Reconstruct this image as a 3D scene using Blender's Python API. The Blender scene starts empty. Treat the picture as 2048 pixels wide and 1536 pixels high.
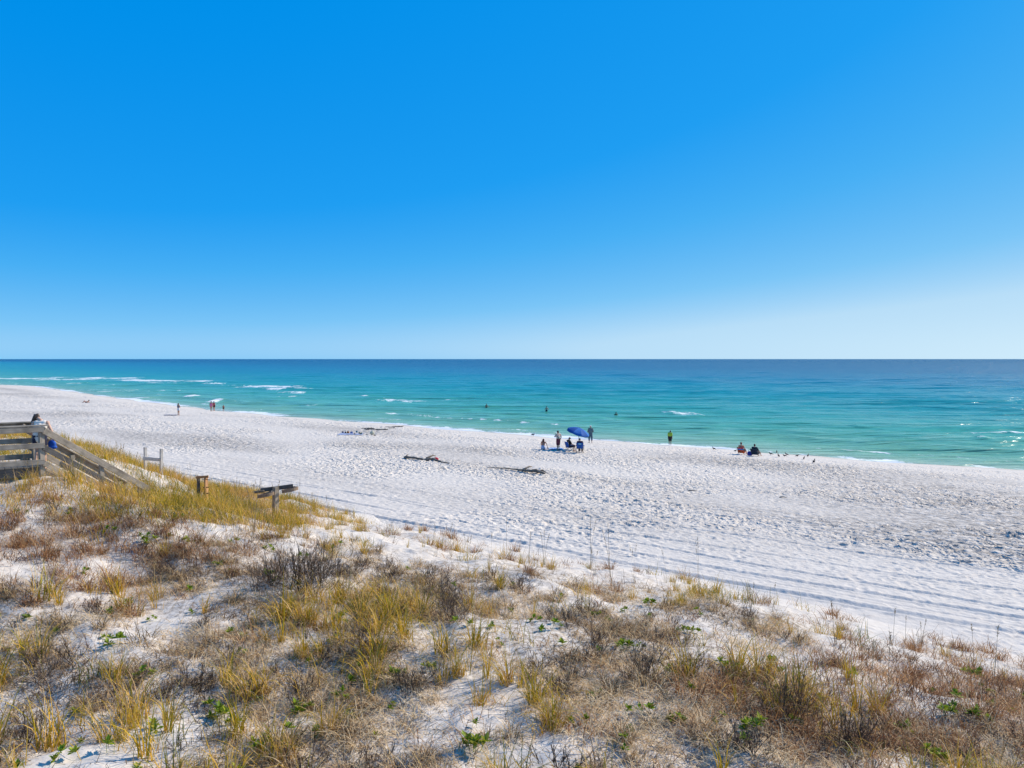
import bpy, math, random
import numpy as np
from mathutils import Vector, Matrix, Euler

SC = bpy.context.scene
COL = SC.collection
rnd = random.Random(7)
R = math.radians

# ------------------------------------------------------------------ camera
F = 1547.0                      # focal length in pixels of the 2048 px wide photograph
CAM_H = 9.5
PITCH = math.atan(50.0 / F)
cam_d = bpy.data.cameras.new('camera')
cam_d.sensor_width = 36.0
cam_d.lens = 36.0 * F / 2048.0
cam_d.clip_start = 0.05
cam_d.clip_end = 200000.0
cam = bpy.data.objects.new('camera', cam_d)
COL.objects.link(cam)
cam.location = (0, 0, CAM_H)
cam.rotation_euler = (math.pi / 2 - PITCH, 0, 0)
SC.camera = cam

# ------------------------------------------------------------------ sky, sun, exposure
SUN_AZ = R(26)                  # from +X (right) towards +Y (sea)
SUN_EL = R(35)
w = bpy.data.worlds.new('World')
SC.world = w
w.use_nodes = True
nt = w.node_tree
bg = nt.nodes['Background']
sky = nt.nodes.new('ShaderNodeTexSky')
sky.sky_type = 'NISHITA'
sky.sun_disc = False
sky.sun_elevation = SUN_EL
sky.sun_rotation = math.pi / 2 - SUN_AZ
sky.altitude = 0
sky.air_density = 1.0
sky.dust_density = 0.25
sky.ozone_density = 3.0
sep = nt.nodes.new('ShaderNodeSeparateColor')
nt.links.new(sky.outputs[0], sep.inputs[0])
dv = nt.nodes.new('ShaderNodeMath'); dv.operation = 'MULTIPLY'; dv.inputs[1].default_value = 1 / 12.0
nt.links.new(sep.outputs[0], dv.inputs[0])
tone = nt.nodes.new('ShaderNodeValToRGB')      # the photograph's own colour grading of a clear sky
SKY = [(0.045, (0.0, 0.15, 0.50)), (0.10, (0.0, 0.275, 0.82)), (0.19, (0.014, 0.34, 0.89)), (0.27, (0.065, 0.43, 0.91)), (0.41, (0.20, 0.56, 0.93)), (0.58, (0.48, 0.73, 0.94)), (1.0, (0.68, 0.87, 0.98))]
while len(tone.color_ramp.elements) < len(SKY): tone.color_ramp.elements.new(0.5)
for e, (p, c) in zip(tone.color_ramp.elements, SKY):
    e.position = p; e.color = (*c, 1)
nt.links.new(dv.outputs[0], tone.inputs[0])
gain = nt.nodes.new('ShaderNodeVectorMath'); gain.operation = 'SCALE'; gain.inputs['Scale'].default_value = 10.0 / 2 ** 0.35
nt.links.new(tone.outputs[0], gain.inputs[0])
nt.links.new(gain.outputs[0], bg.inputs[0])
bg.inputs[1].default_value = 0.10
sun_d = bpy.data.lights.new('sun', 'SUN')
sun_d.energy = 4.2
sun_d.angle = R(0.53)
sun_d.color = (1.0, 0.90, 0.76)
sun = bpy.data.objects.new('sun', sun_d)
COL.objects.link(sun)
SUN_DIR = Vector((math.cos(SUN_AZ) * math.cos(SUN_EL), math.sin(SUN_AZ) * math.cos(SUN_EL), math.sin(SUN_EL)))
sun.rotation_euler = SUN_DIR.to_track_quat('Z', 'Y').to_euler()
sun.location = (60, 60, 60)
vs = SC.view_settings
vs.view_transform = 'Standard'
vs.look = 'None'
vs.gamma = 1.0
vs.exposure = 0.35
vs.use_curve_mapping = False
SC.cycles.max_bounces = 4
SC.cycles.diffuse_bounces = 3
SC.cycles.glossy_bounces = 2
SC.cycles.transmission_bounces = 2
SC.cycles.transparent_max_bounces = 8

# ------------------------------------------------------------------ helpers
def tag(o, label=None, cat=None, group=None, kind=None):
    if label: o['label'] = label
    if cat: o['category'] = cat
    if group: o['group'] = group
    if kind: o['kind'] = kind
    return o

def empty(name, loc=(0, 0, 0), rz=0.0, label=None, cat=None, group=None):
    o = bpy.data.objects.new(name, None)
    o.empty_display_size = 0.2
    COL.objects.link(o)
    o.location = loc
    o.rotation_euler = (0, 0, rz)
    return tag(o, label, cat, group)

def np_mesh(name, v, faces, mat=None, smooth=True):
    """v (N,3), faces list of int arrays (M,k)."""
    v = np.ascontiguousarray(v, dtype=np.float32)
    me = bpy.data.meshes.new(name)
    me.vertices.add(len(v))
    me.vertices.foreach_set('co', v.ravel())
    loops = np.concatenate([f.ravel() for f in faces]).astype(np.int32)
    tot = np.concatenate([np.full(len(f), f.shape[1], np.int32) for f in faces])
    start = np.concatenate([[0], np.cumsum(tot)[:-1]]).astype(np.int32)
    me.loops.add(len(loops))
    me.loops.foreach_set('vertex_index', loops)
    me.polygons.add(len(tot))
    me.polygons.foreach_set('loop_start', start)
    me.polygons.foreach_set('loop_total', tot)
    me.polygons.foreach_set('use_smooth', np.full(len(tot), smooth, dtype=bool))
    me.update(calc_edges=True)
    if mat: me.materials.append(mat)
    return me

def attr(me, name, vals):
    a = me.attributes.new(name, 'FLOAT', 'POINT')
    a.data.foreach_set('value', np.ascontiguousarray(vals, dtype=np.float32).ravel())

def obj(name, me, parent=None, loc=None, rot=None):
    o = bpy.data.objects.new(name, me)
    COL.objects.link(o)
    if parent is not None: o.parent = parent
    if loc is not None: o.location = loc
    if rot is not None: o.rotation_euler = rot
    return o

def hsh32(i, j, seed):
    n = i.astype(np.uint32) * np.uint32(374761393) + j.astype(np.uint32) * np.uint32(668265263) + np.uint32((seed * 1442695041) & 0xFFFFFFFF)
    n = (n ^ (n >> np.uint32(13))) * np.uint32(1274126177)
    n = (n ^ (n >> np.uint32(16))) * np.uint32(2246822519)
    return n ^ (n >> np.uint32(15))
def hsh(i, j, seed): return (hsh32(i, j, seed) & np.uint32(0xFFFFFF)) / float(0x1000000)

def vnoise(x, y, seed=0):
    x = np.asarray(x, float); y = np.asarray(y, float)
    i = np.floor(x); j = np.floor(y)
    fx = x - i; fy = y - j
    fx = fx * fx * fx * (fx * (fx * 6 - 15) + 10); fy = fy * fy * fy * (fy * (fy * 6 - 15) + 10)
    i = i.astype(np.int64); j = j.astype(np.int64)
    a = hsh(i, j, seed); b = hsh(i + 1, j, seed); c = hsh(i, j + 1, seed); d = hsh(i + 1, j + 1, seed)
    return (a * (1 - fx) + b * fx) * (1 - fy) + (c * (1 - fx) + d * fx) * fy * 1.0 - 0.5

def fbm(x, y, seed=0, octv=3, gain=0.5):
    s = 0; g = 1.0
    for k in range(octv):
        s = s + g * vnoise(x * 2 ** k + 17.3 * k, y * 2 ** k - 9.1 * k, seed + k)
        g *= gain
    return s

def sstep(e0, e1, x):
    t = np.clip((np.asarray(x, float) - e0) / (e1 - e0), 0, 1)
    return t * t * (3 - 2 * t)

# ------------------------------------------------------------------ materials
class NB:
    def __init__(self, name):
        self.m = bpy.data.materials.new(name); self.m.use_nodes = True
        self.nt = self.m.node_tree; self.b = self.nt.nodes['Principled BSDF']
    def n(self, t, **kw):
        nd = self.nt.nodes.new(t)
        for k, v in kw.items():
            if k in nd.inputs: nd.inputs[k].default_value = v
            else: setattr(nd, k, v)
        return nd
    def l(self, a, b): self.nt.links.new(a, b)
    def ramp(self, fac, stops, interp='LINEAR'):
        r = self.n('ShaderNodeValToRGB'); cr = r.color_ramp; cr.interpolation = interp
        while len(cr.elements) < len(stops): cr.elements.new(0.5)
        for e, (p, c) in zip(cr.elements, stops):
            e.position = p; e.color = (*c, 1)
        self.l(fac, r.inputs[0]); return r
    def noise(self, scale, detail=3, rough=0.55, coord=None, dist=0.0):
        t = self.n('ShaderNodeTexNoise'); t.inputs['Scale'].default_value = scale
        t.inputs['Detail'].default_value = detail; t.inputs['Roughness'].default_value = rough
        t.inputs['Distortion'].default_value = dist
        if coord is not None: self.l(coord, t.inputs['Vector'])
        return t
    def attr(self, name):
        a = self.n('ShaderNodeAttribute'); a.attribute_name = name; return a
    def mix(self, fac, a, b, blend='MIX'):
        x = self.n('ShaderNodeMix'); x.data_type = 'RGBA'; x.blend_type = blend
        for s, v in ((x.inputs[0], fac), (x.inputs[6], a), (x.inputs[7], b)):
            if hasattr(v, 'links'): self.l(v, s)
            elif isinstance(v, (int, float)): s.default_value = v
            else: s.default_value = (*v, 1)
        return x.outputs[2]
    def math(self, op, a, b=0.0, clamp=False):
        x = self.n('ShaderNodeMath'); x.operation = op; x.use_clamp = clamp
        for s, v in zip(x.inputs, (a, b)):
            if hasattr(v, 'links'): self.l(v, s)
            else: s.default_value = v
        return x.outputs[0]
    def coord(self, kind='Object'):
        return self.n('ShaderNodeTexCoord').outputs[kind]
    def mapping(self, c, scale=(1, 1, 1), rot=(0, 0, 0)):
        m = self.n('ShaderNodeMapping'); m.inputs['Scale'].default_value = scale; m.inputs['Rotation'].default_value = rot
        self.l(c, m.inputs['Vector']); return m.outputs[0]
    def bump(self, h, strength=0.5, dist=0.02, prev=None):
        b = self.n('ShaderNodeBump'); b.inputs['Strength'].default_value = strength; b.inputs['Distance'].default_value = dist
        self.l(h, b.inputs['Height'])
        if prev is not None: self.l(prev, b.inputs['Normal'])
        return b.outputs[0]

def simple(name, col, rough=0.7, var=0.12, scale=6.0, metal=0.0, bump=0.0):
    k = NB(name)
    nz = k.noise(scale, 4, coord=k.coord())
    c2 = tuple(max(0, c * (1 - var * 2)) for c in col); c1 = tuple(min(1, c * (1 + var)) for c in col)
    r = k.ramp(nz.outputs[0], [(0.3, c2), (0.7, c1)])
    k.l(r.outputs[0], k.b.inputs['Base Color'])
    k.b.inputs['Roughness'].default_value = rough
    k.b.inputs['Metallic'].default_value = metal
    if bump: k.l(k.bump(nz.outputs[0], 0.4, bump), k.b.inputs['Normal'])
    return k.m

# ------------------------------------------------------------------ ground height
NX, NY = 0.6222, 0.7828         # seaward normal of the shore
TX, TY = -0.7828, 0.6222        # along the shore, to the left of the picture
def ab(X, Y): return NX * X + NY * Y, TX * X + TY * Y
def xy(a, b): return NX * a + TX * b, NY * a + TY * b

SHORE_PX = [(0, 770), (62, 772.5), (140, 783), (200, 792), (300, 805), (419, 819.5), (487, 826), (594, 835), (660, 839.5), (750, 846.5), (831, 854),
            (907, 859), (997, 867), (1078, 873), (1177, 880), (1240, 884), (1300, 888.5), (1400, 894), (1476, 899), (1534, 905.5), (1659, 916), (1850, 928), (2048, 942)]
_s = []
for px, py in SHORE_PX:
    Yv = F * 9.38 / (py - 718.0); _s.append(ab((px - 1024) / F * Yv, Yv))
_s.sort(key=lambda q: q[1])
SB = np.array([q[1] for q in _s]); SA = np.array([q[0] for q in _s])
SB = np.concatenate([[SB[0] - 300, SB[0] - 20], SB, [SB[-1] + 400, SB[-1] + 3000]])
SA = np.concatenate([[SA[0] - 20, SA[0] - 0.5], SA, [SA[-1] + 60, SA[-1] + 700]])

def shore_w(X, Y):
    a, b = ab(np.asarray(X, float), np.asarray(Y, float))
    return np.interp(b, SB, SA) - a

def base_h(X, Y):
    X = np.asarray(X, float); Y = np.asarray(Y, float)
    a, b = ab(X, Y)
    wv = np.interp(b, SB, SA) - a
    zb = np.interp(wv, [-3000, -200, -40, -10, 0, 3, 7, 14, 30, 62, 90, 200], [-30, -8, -2.2, -0.55, 0.06, 0.38, 0.72, 1.15, 1.5, 2.0, 2.2, 2.5])
    zb = zb + 0.10 * fbm(X / 9, Y / 9, 3) * sstep(2, 10, wv)
    # cusps along the water edge
    zb = zb + 0.05 * np.sin(b / 3.1 + 2 * vnoise(b / 15, a * 0, 5)) * np.exp(-((wv - 1) / 4) ** 2)
    toe = 1.3 * vnoise(b / 5.0, b * 0 + 2.0, 11) + 0.8 * vnoise(b / 1.9, b * 0 + 5.0, 12)
    aa = a - toe * sstep(8, 16, a) + 2.2 * sstep(9, -2, b) * sstep(9, 15, a)
    zd = np.interp(aa, [-60, 5, 9, 12, 15, 18, 20, 22, 24.5, 30], [4.6, 4.65, 4.65, 4.5, 4.05, 3.45, 3.0, 2.5, 1.9, -20])
    edge = 8.7 + np.clip((b - 25) * 0.5, 0, 5.5)
    rise = 1.55 * sstep(12.5, 23, b) * (1 - 0.86 * sstep(0.0, 6.5, aa - edge)) * (1 - sstep(14, 24, aa - np.clip(b - 30, 0, 6) * 0.6))
    zd = zd + rise
    zd = zd - 0.25 * sstep(4, -8, b) * sstep(6, 14, aa)
    al = (X + 13.12) * 0.643 + (Y - 21.5) * 0.766; ac = -(X + 13.12) * 0.766 + (Y - 21.5) * 0.643
    zd = zd - 0.55 * sstep(0.1, 1.0, al) * sstep(4.6, 3.2, al) * sstep(-0.75, -0.1, ac) * sstep(2.6, 1.8, ac)
    zd = zd - 0.28 * sstep(0.0, 1.2, al) * sstep(5.0, 3.4, al) * sstep(-2.6, -1.0, ac) * sstep(-0.1, -0.5, ac)
    hum = 0.30 * fbm(X / 2.6, Y / 2.6, 21, 2) + 0.12 * fbm(X / 0.8, Y / 0.8, 31, 2)
    zd = zd + hum * sstep(24, 19, aa)
    k = 0.25
    hmx = np.clip(0.5 + 0.5 * (zd - zb) / k, 0, 1)
    z = zb * (1 - hmx) + zd * hmx + k * hmx * (1 - hmx)
    return z

def dune_mask(X, Y):
    a, b = ab(np.asarray(X, float), np.asarray(Y, float))
    toe = 1.3 * vnoise(b / 5.0, b * 0 + 2.0, 11) + 0.8 * vnoise(b / 1.9, b * 0 + 5.0, 12)
    return (23.6 + toe - 2.2 * sstep(9, -2, b)) - a           # >0 on the dune

def dimples(X, Y, cell, depth, seed, prob, lu=0.17, lv=0.10, bias=None):
    X = np.asarray(X, np.float32); Y = np.asarray(Y, np.float32)
    z = np.zeros_like(X)
    ci = np.floor(X / cell).astype(np.int32); cj = np.floor(Y / cell).astype(np.int32)
    m8 = np.uint32(255); k8 = np.float32(1 / 255.0)
    for di in (-1, 0, 1):
        for dj in (-1, 0, 1):
            i = ci + di; j = cj + dj
            h = hsh32(i, j, seed); g = hsh32(i, j, seed + 5)
            h0 = (h & m8) * k8; h1 = ((h >> np.uint32(8)) & m8) * k8; h2 = ((h >> np.uint32(16)) & m8) * k8; h3 = (h >> np.uint32(24)) * k8
            g0 = (g & m8) * k8; g1 = ((g >> np.uint32(8)) & m8) * k8
            dx = X - (i + 0.5 + (h0 - 0.5) * 0.9).astype(np.float32) * cell; dy = Y - (j + 0.5 + (h1 - 0.5) * 0.9).astype(np.float32) * cell
            an = h2 * 6.283 if bias is None else bias + (h2 - 0.5) * 1.6
            s = 0.7 + 0.8 * h3
            c = np.cos(an); sn = np.sin(an)
            u = (dx * c + dy * sn) / (lu * s); v = (-dx * sn + dy * c) / (lv * s)
            r2 = u * u + v * v
            dp = np.where(g0 < prob, depth * (0.5 + 0.9 * g1), 0)
            z += dp * (-np.exp(-r2 * r2 * 0.8) + 0.45 * np.exp(-((np.sqrt(r2) - 1.6) ** 2) * 5))
    return z

TRACKS = [(25.4, .10, .15), (27.1, .07, .12), (26.5, .03, .07), (28.6, .05, .10), (30.3, .06, .11), (33.0, .045, .10), (36.5, .05, .11), (38.1, .05, .11), (44.0, .04, .12), (45.7, .04, .12)]
def detail_h(X, Y):
    a, b = ab(X, Y)
    wv = np.interp(b, SB, SA) - a
    bm = sstep(-1.2, 0.6, -dune_mask(X, Y))           # 1 on the beach
    dry = sstep(2.5, 9, wv)
    dens = np.clip(0.78 + 1.6 * fbm(a / 6, b / 11, 41, 3), 0.35, 0.95) * (0.45 + 0.55 * sstep(24.5, 30, a))
    along = math.atan2(TY, TX)
    f = dimples(X, Y, 0.40, 0.055, 51, 0.8, 0.14, 0.075, along) + dimples(X + 3.3, Y + 1.7, 0.80, 0.08, 61, 0.5, 0.20, 0.11)
    f = f + 0.07 * fbm(X / 0.45, Y / 0.45, 71, 3)
    far = 1 + 0.0 * Y
    z = f * dens * dry * bm * far
    for k, (a0, dp, wd) in enumerate(TRACKS):
        wig = 1.1 * vnoise(b / 22 + k * 0.13, b * 0 + 3.3, 81) + 0.25 * vnoise(b / 6, b * 0 + k // 2, 82)
        q = (a - a0 - wig - [0.0, 0.03, -0.05, 0.06, -0.02, 0.09, -0.04, 0.05][(k // 2) % 8] * (b - 12)) / wd
        amp = 0.85 * dp * np.clip(0.85 + 1.1 * vnoise(b / 9, b * 0 + k * 7.7, 83), 0.15, 1.2)
        z = z + bm * amp * (-np.exp(-q * q) + 0.45 * np.exp(-(np.abs(q) - 1.9) ** 2 * 2))
    dn = (1 - bm)
    z = z + dn * (0.05 * fbm(X / 0.32, Y / 0.32, 91, 2) + 0.4 * dimples(X, Y, 0.6, 0.05, 95, 0.5))
    return z

def ground(x, y): return float(base_h(np.array([x]), np.array([y]))[0])
def ground_d(x, y):
    X = np.array([float(x)]); Y = np.array([float(y)])
    return float((base_h(X, Y) + detail_h(X, Y))[0])

CR = cam.rotation_euler.to_matrix()
def ray(px, py):
    d = CR @ Vector(((px - 1024) / F, (768 - py) / F, -1.0))
    return np.array(d)
def hit(px, py, level=None):
    """point of the ground (or of a level plane) that the photograph shows at a pixel"""
    d = ray(px, py)
    if level is not None:
        t = (level - CAM_H) / d[2]
        return np.array([0, 0, CAM_H]) + t * d
    t = np.concatenate([np.linspace(4, 60, 4000), np.linspace(60, 420, 6000)[1:]])
    X = d[0] * t; Y = d[1] * t; Z = CAM_H + d[2] * t
    h = base_h(X, Y)
    k = np.argmax(Z < h)
    if k == 0: k = len(t) - 1
    return np.array([X[k], Y[k], h[k]])
def proj(x, y, z):
    v = CR.transposed() @ Vector((x, y, z - CAM_H))
    return 1024 + F * v.x / -v.z, 768 - F * v.y / -v.z

# ------------------------------------------------------------------ sand material
def sand_material():
    k = NB('white_quartz_sand')
    co = k.coord()
    big = k.noise(0.22, 4, 0.6, co); mid = k.noise(2.6, 4, 0.6, co); fine = k.noise(42, 3, 0.6, co)
    base = k.ramp(mid.outputs[0], [(0.25, (0.65, 0.575, 0.495)), (0.7, (0.75, 0.67, 0.58))]).outputs[0]
    # grey shell grit lying in patches along the beach
    deb = k.attr('grit').outputs['Fac']
    gm = k.noise(3.2, 6, 0.75, k.mapping(k.mapping(co, (1, 1, 1), (0, 0, -R(141.5))), (0.55, 1.0, 1.0)), 0.4)
    th = k.math('MULTIPLY', deb, k.ramp(gm.outputs[0], [(0.42, (0, 0, 0)), (0.56, (1, 1, 1))]).outputs[0])
    base = k.mix(th, base, (0.34, 0.30, 0.26))
    wet = k.attr('wet').outputs['Fac']
    base = k.mix(wet, base, (0.56, 0.50, 0.42))
    lit = k.attr('litter').outputs['Fac']
    lm = k.noise(7.0, 5, 0.75, co, 0.6)
    lf = k.math('MULTIPLY', lit, k.ramp(lm.outputs[0], [(0.45, (0, 0, 0)), (0.62, (1, 1, 1))]).outputs[0])
    base = k.mix(lf, base, (0.30, 0.225, 0.155))
    spk = k.ramp(fine.outputs[0], [(0.28, (0.62, 0.58, 0.54)), (0.42, (1, 1, 1))]).outputs[0]
    base = k.mix(0.5, base, spk, 'MULTIPLY')
    k.l(base, k.b.inputs['Base Color'])
    k.b.inputs['Roughness'].default_value = 0.95
    k.b.inputs['Specular IOR Level'].default_value = 0.2
    pv = k.n('ShaderNodeTexVoronoi'); pv.feature = 'SMOOTH_F1'; pv.inputs['Scale'].default_value = 3.6; pv.inputs['Smoothness'].default_value = 0.4; pv.inputs['Randomness'].default_value = 1.0
    wob = k.noise(1.3, 3, 0.6, co); wadd = k.n('ShaderNodeVectorMath'); wadd.operation = 'ADD'; k.l(co, wadd.inputs[0]); k.l(wob.outputs['Color'], wadd.inputs[1])
    k.l(wadd.outputs[0], pv.inputs['Vector'])
    foot = k.math('MULTIPLY', pv.outputs['Distance'], k.attr('trod').outputs['Fac'])
    n0 = k.bump(foot, 1.0, 0.11)
    n1 = k.bump(k.noise(11, 4, 0.6, co).outputs[0], 0.35, 0.05, n0)
    k.l(n1, k.b.inputs['Normal'])
    return k.m
M_SAND = sand_material()

def ground_band(first, last, ds):
    s = np.arange(-0.97, 0.97, ds)
    ys = [first]
    while ys[-1] < last:
        y = ys[-1]
        ys.append(y + max(0.06, 0.43 * y * y / 6000.0))
    ys = np.array(ys)
    Xg = s[None, :] * ys[:, None]; Yg = np.repeat(ys[:, None], len(s), 1)
    Z = base_h(Xg, Yg) + detail_h(Xg, Yg)
    nr, nc = Xg.shape
    P = np.stack([Xg, Yg, Z], -1)
    du = np.empty_like(P); dv = np.empty_like(P)
    du[:, 1:-1] = P[:, 2:] - P[:, :-2]; du[:, 0] = P[:, 1] - P[:, 0]; du[:, -1] = P[:, -1] - P[:, -2]
    dv[1:-1] = P[2:] - P[:-2]; dv[0] = P[1] - P[0]; dv[-1] = P[-1] - P[-2]
    N = np.cross(du, dv); N /= np.linalg.norm(N, axis=-1, keepdims=True)
    wv = shore_w(Xg, Yg); dm = dune_mask(Xg, Yg)
    a, b = ab(Xg, Yg)
    grit = np.clip(0.22 + 1.9 * fbm(a / 10, b / 24, 101, 3) + 0.95 * np.exp(-((a - 37 - np.clip(b, -5, 30) * 0.4) / 10) ** 2) * sstep(48, 18, b), 0, 1) * sstep(27.5, 34, a) * sstep(8, 16, wv)
    grit = grit * 0.95
    wet = np.clip(sstep(3.2, 0.6, wv + 1.2 * vnoise(b / 4, a * 0, 7)), 0, 1) * 0.55
    litter = sstep(0.5, 5, dm) * np.clip(0.7 + 1.6 * fbm(Xg / 2.2, Yg / 2.2, 111, 3), 0.1, 1) * 0.95
    trod = sstep(0, 3, -dm) * sstep(2.5, 7, wv) * np.clip(0.75 + 1.6 * fbm(a / 6, b / 11, 41, 3), 0.35, 1.2) * (0.3 + 0.75 * sstep(24.5, 34, a))
    idx = np.arange(nr * nc).reshape(nr, nc)
    q = np.stack([idx[:-1, :-1], idx[:-1, 1:], idx[1:, 1:], idx[1:, :-1]], -1)
    wq = wv[:-1, :-1]; dq = dm[:-1, :-1]
    keep = wq > -25
    for nm, mk in (('dune', keep & (dq > 0)), ('beach', keep & (dq <= 0))):
        f = q[mk]
        if len(f) == 0: continue
        u, inv = np.unique(f, return_inverse=True)
        f2 = inv.reshape(f.shape)
        BANDS[nm].append((P.reshape(-1, 3)[u], f2, N.reshape(-1, 3)[u], grit.ravel()[u], wet.ravel()[u], litter.ravel()[u], trod.ravel()[u]))

BANDS = {'dune': [], 'beach': []}
def build_ground():
    ground_band(4.0, 17.0, 0.0042); ground_band(17.0, 480, 0.0020)
    for nm in ('dune', 'beach'):
        off = 0; fs = []
        for bnd in BANDS[nm]:
            fs.append(bnd[1] + off); off += len(bnd[0])
        c = [np.concatenate([bnd[k] for bnd in BANDS[nm]]) for k in (0, 2, 3, 4, 5, 6)]
        me = np_mesh(nm, c[0], [np.concatenate(fs)], M_SAND)
        for nme, vals in zip(('grit', 'wet', 'litter', 'trod'), c[2:]): attr(me, nme, vals)
        me.normals_split_custom_set_from_vertices(c[1].astype(np.float32))
        tag(obj(nm, me), kind='structure')
    # the land going on outside the picture, coarse and just below
    gx = np.concatenate([np.linspace(-900, -80, 40), np.linspace(-78, 60, 60), np.linspace(64, 240, 20)])
    gy = np.concatenate([np.linspace(-300, -20, 20), np.linspace(-18, 120, 60), np.linspace(124, 900, 50)])
    X2, Y2 = np.meshgrid(gx, gy)
    inside = (np.abs(X2) < 0.9 * Y2) & (Y2 > 6) & (Y2 < 470)
    Z2 = base_h(X2, Y2) - np.where(inside, 1.2, 0.35)
    idx = np.arange(X2.size).reshape(X2.shape)
    q = np.stack([idx[:-1, :-1], idx[:-1, 1:], idx[1:, 1:], idx[1:, :-1]], -1)
    mk = shore_w(X2, Y2)[:-1, :-1] > -15
    me = np_mesh('inland_sand', np.stack([X2, Y2, Z2], -1).reshape(-1, 3), [q[mk]], M_SAND)
    tag(obj('inland_sand', me), kind='structure')
build_ground()

# ------------------------------------------------------------------ sea
FOAM = []   # (px, py, half length px, thickness px, strength)
for t in [(60, 757, 95, 1.6, 1), (150, 759, 80, 1.4, .8), (210, 757, 70, 1.8, 1), (300, 761, 90, 2.0, 1), (390, 763, 28, 2.2, 1), (330, 766, 40, 1.2, .8), (420, 768, 30, 1.4, .8),
          (540, 774, 65, 2.0, 1), (570, 778, 50, 1.6, 1), (480, 772, 35, 1.2, .7), (590, 785, 30, 1.8, .9), (575, 792, 35, 1.0, .6), (245, 783, 65, 1.8, .5), (285, 795, 22, 1.4, .8),
          (200, 780, 70, 1.2, .5), (380, 793, 11, 2.2, 1), (435, 801, 13, 2.2, 1), (265, 780, 14, 1.2, .7), (320, 781, 12, 1.2, .7), (365, 781, 6, 1.2, .7), (620, 809, 14, 1.2, .6),
          (145, 767, 14, 1.2, .8), (210, 770, 16, 1.2, .7), (270, 806, 24, 1.4, .6), (360, 808, 30, 1.2, .5), (125, 778, 25, 1.4, .7), (110, 755, 30, 1.2, .7),
          (725, 792, 14, 1.2, .8), (800, 801, 62, 3.2, .75), (770, 800, 22, 1.8, .8), (905, 800, 26, 1.2, .6), (1368, 827, 36, 3.4, .85), (1345, 826, 12, 1.6, .9), (1395, 829, 14, 1.4, .9),
          (935, 861, 22, 2.0, .6), (1950, 865, 60, 2.6, .55), (1960, 877, 12, 1.4, .7), (2030, 867, 22, 2.6, .7), (1700, 902, 22, 1.2, .6), (1545, 902, 12, 1.0, .7), (1100, 869, 30, 2, .4), (1710, 852, 6, 1, .6)]:
    FOAM.append(t)

def sea_material():
    k = NB('sea_water')
    co = k.coord()
    off = k.attr('off').outputs['Fac']      # log-scaled distance from the shore 0..1
    patch = k.noise(0.012, 4, 0.6, k.mapping(co, (0.35, 1.0, 1), (0, 0, 0.25)))
    pv = k.math('MULTIPLY', k.math('SUBTRACT', patch.outputs[0], 0.5), 0.16)
    o2 = k.math('ADD', off, pv, True)
    body = k.ramp(o2, [(0.0, (0.44, 0.52, 0.34)), (0.13, (0.21, 0.44, 0.25)), (0.30, (0.085, 0.39, 0.265)), (0.42, (0.03, 0.32, 0.28)), (0.53, (0.006, 0.245, 0.285)),
                       (0.64, (0.001, 0.16, 0.26)), (0.76, (0.001, 0.09, 0.195)), (1.0, (0.001, 0.066, 0.16))]).outputs[0]
    foam = k.attr('foam').outputs['Fac']
    fn = k.noise(1.0, 6, 0.75, k.mapping(co, (0.5, 0.22, 1)), 0.5)
    ff = k.math('ADD', foam, k.math('MULTIPLY', k.math('SUBTRACT', fn.outputs[0], 0.5), 3.2))
    fm = k.ramp(ff, [(0.45, (0, 0, 0)), (0.85, (1, 1, 1))]).outputs[0]
    fm = k.math('MULTIPLY', fm, k.ramp(foam, [(0.03, (0, 0, 0)), (0.25, (1, 1, 1))]).outputs[0])
    col = k.mix(fm, body, (0.86, 0.88, 0.88))
    k.l(col, k.b.inputs['Base Color'])
    rr = k.math('ADD', k.math('MULTIPLY', fm, 0.4), 0.22)
    k.l(rr, k.b.inputs['Roughness'])
    k.b.inputs['IOR'].default_value = 1.33
    k.l(k.math('SUBTRACT', 0.55, k.math('MULTIPLY', off, 0.47)), k.b.inputs['Specular IOR Level'])
    w1 = k.noise(0.55, 4, 0.62, k.mapping(co, (0.20, 1.0, 1), (0, 0, 0.0)))
    w2 = k.noise(0.10, 4, 0.62, k.mapping(co, (0.22, 1.0, 1), (0, 0, 0.0)))
    n1 = k.bump(w2.outputs[0], 1.0, 5.0)
    n2 = k.bump(w1.outputs[0], 1.0, 0.9, n1)
    k.l(n2, k.b.inputs['Normal'])
    return k.m

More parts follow.
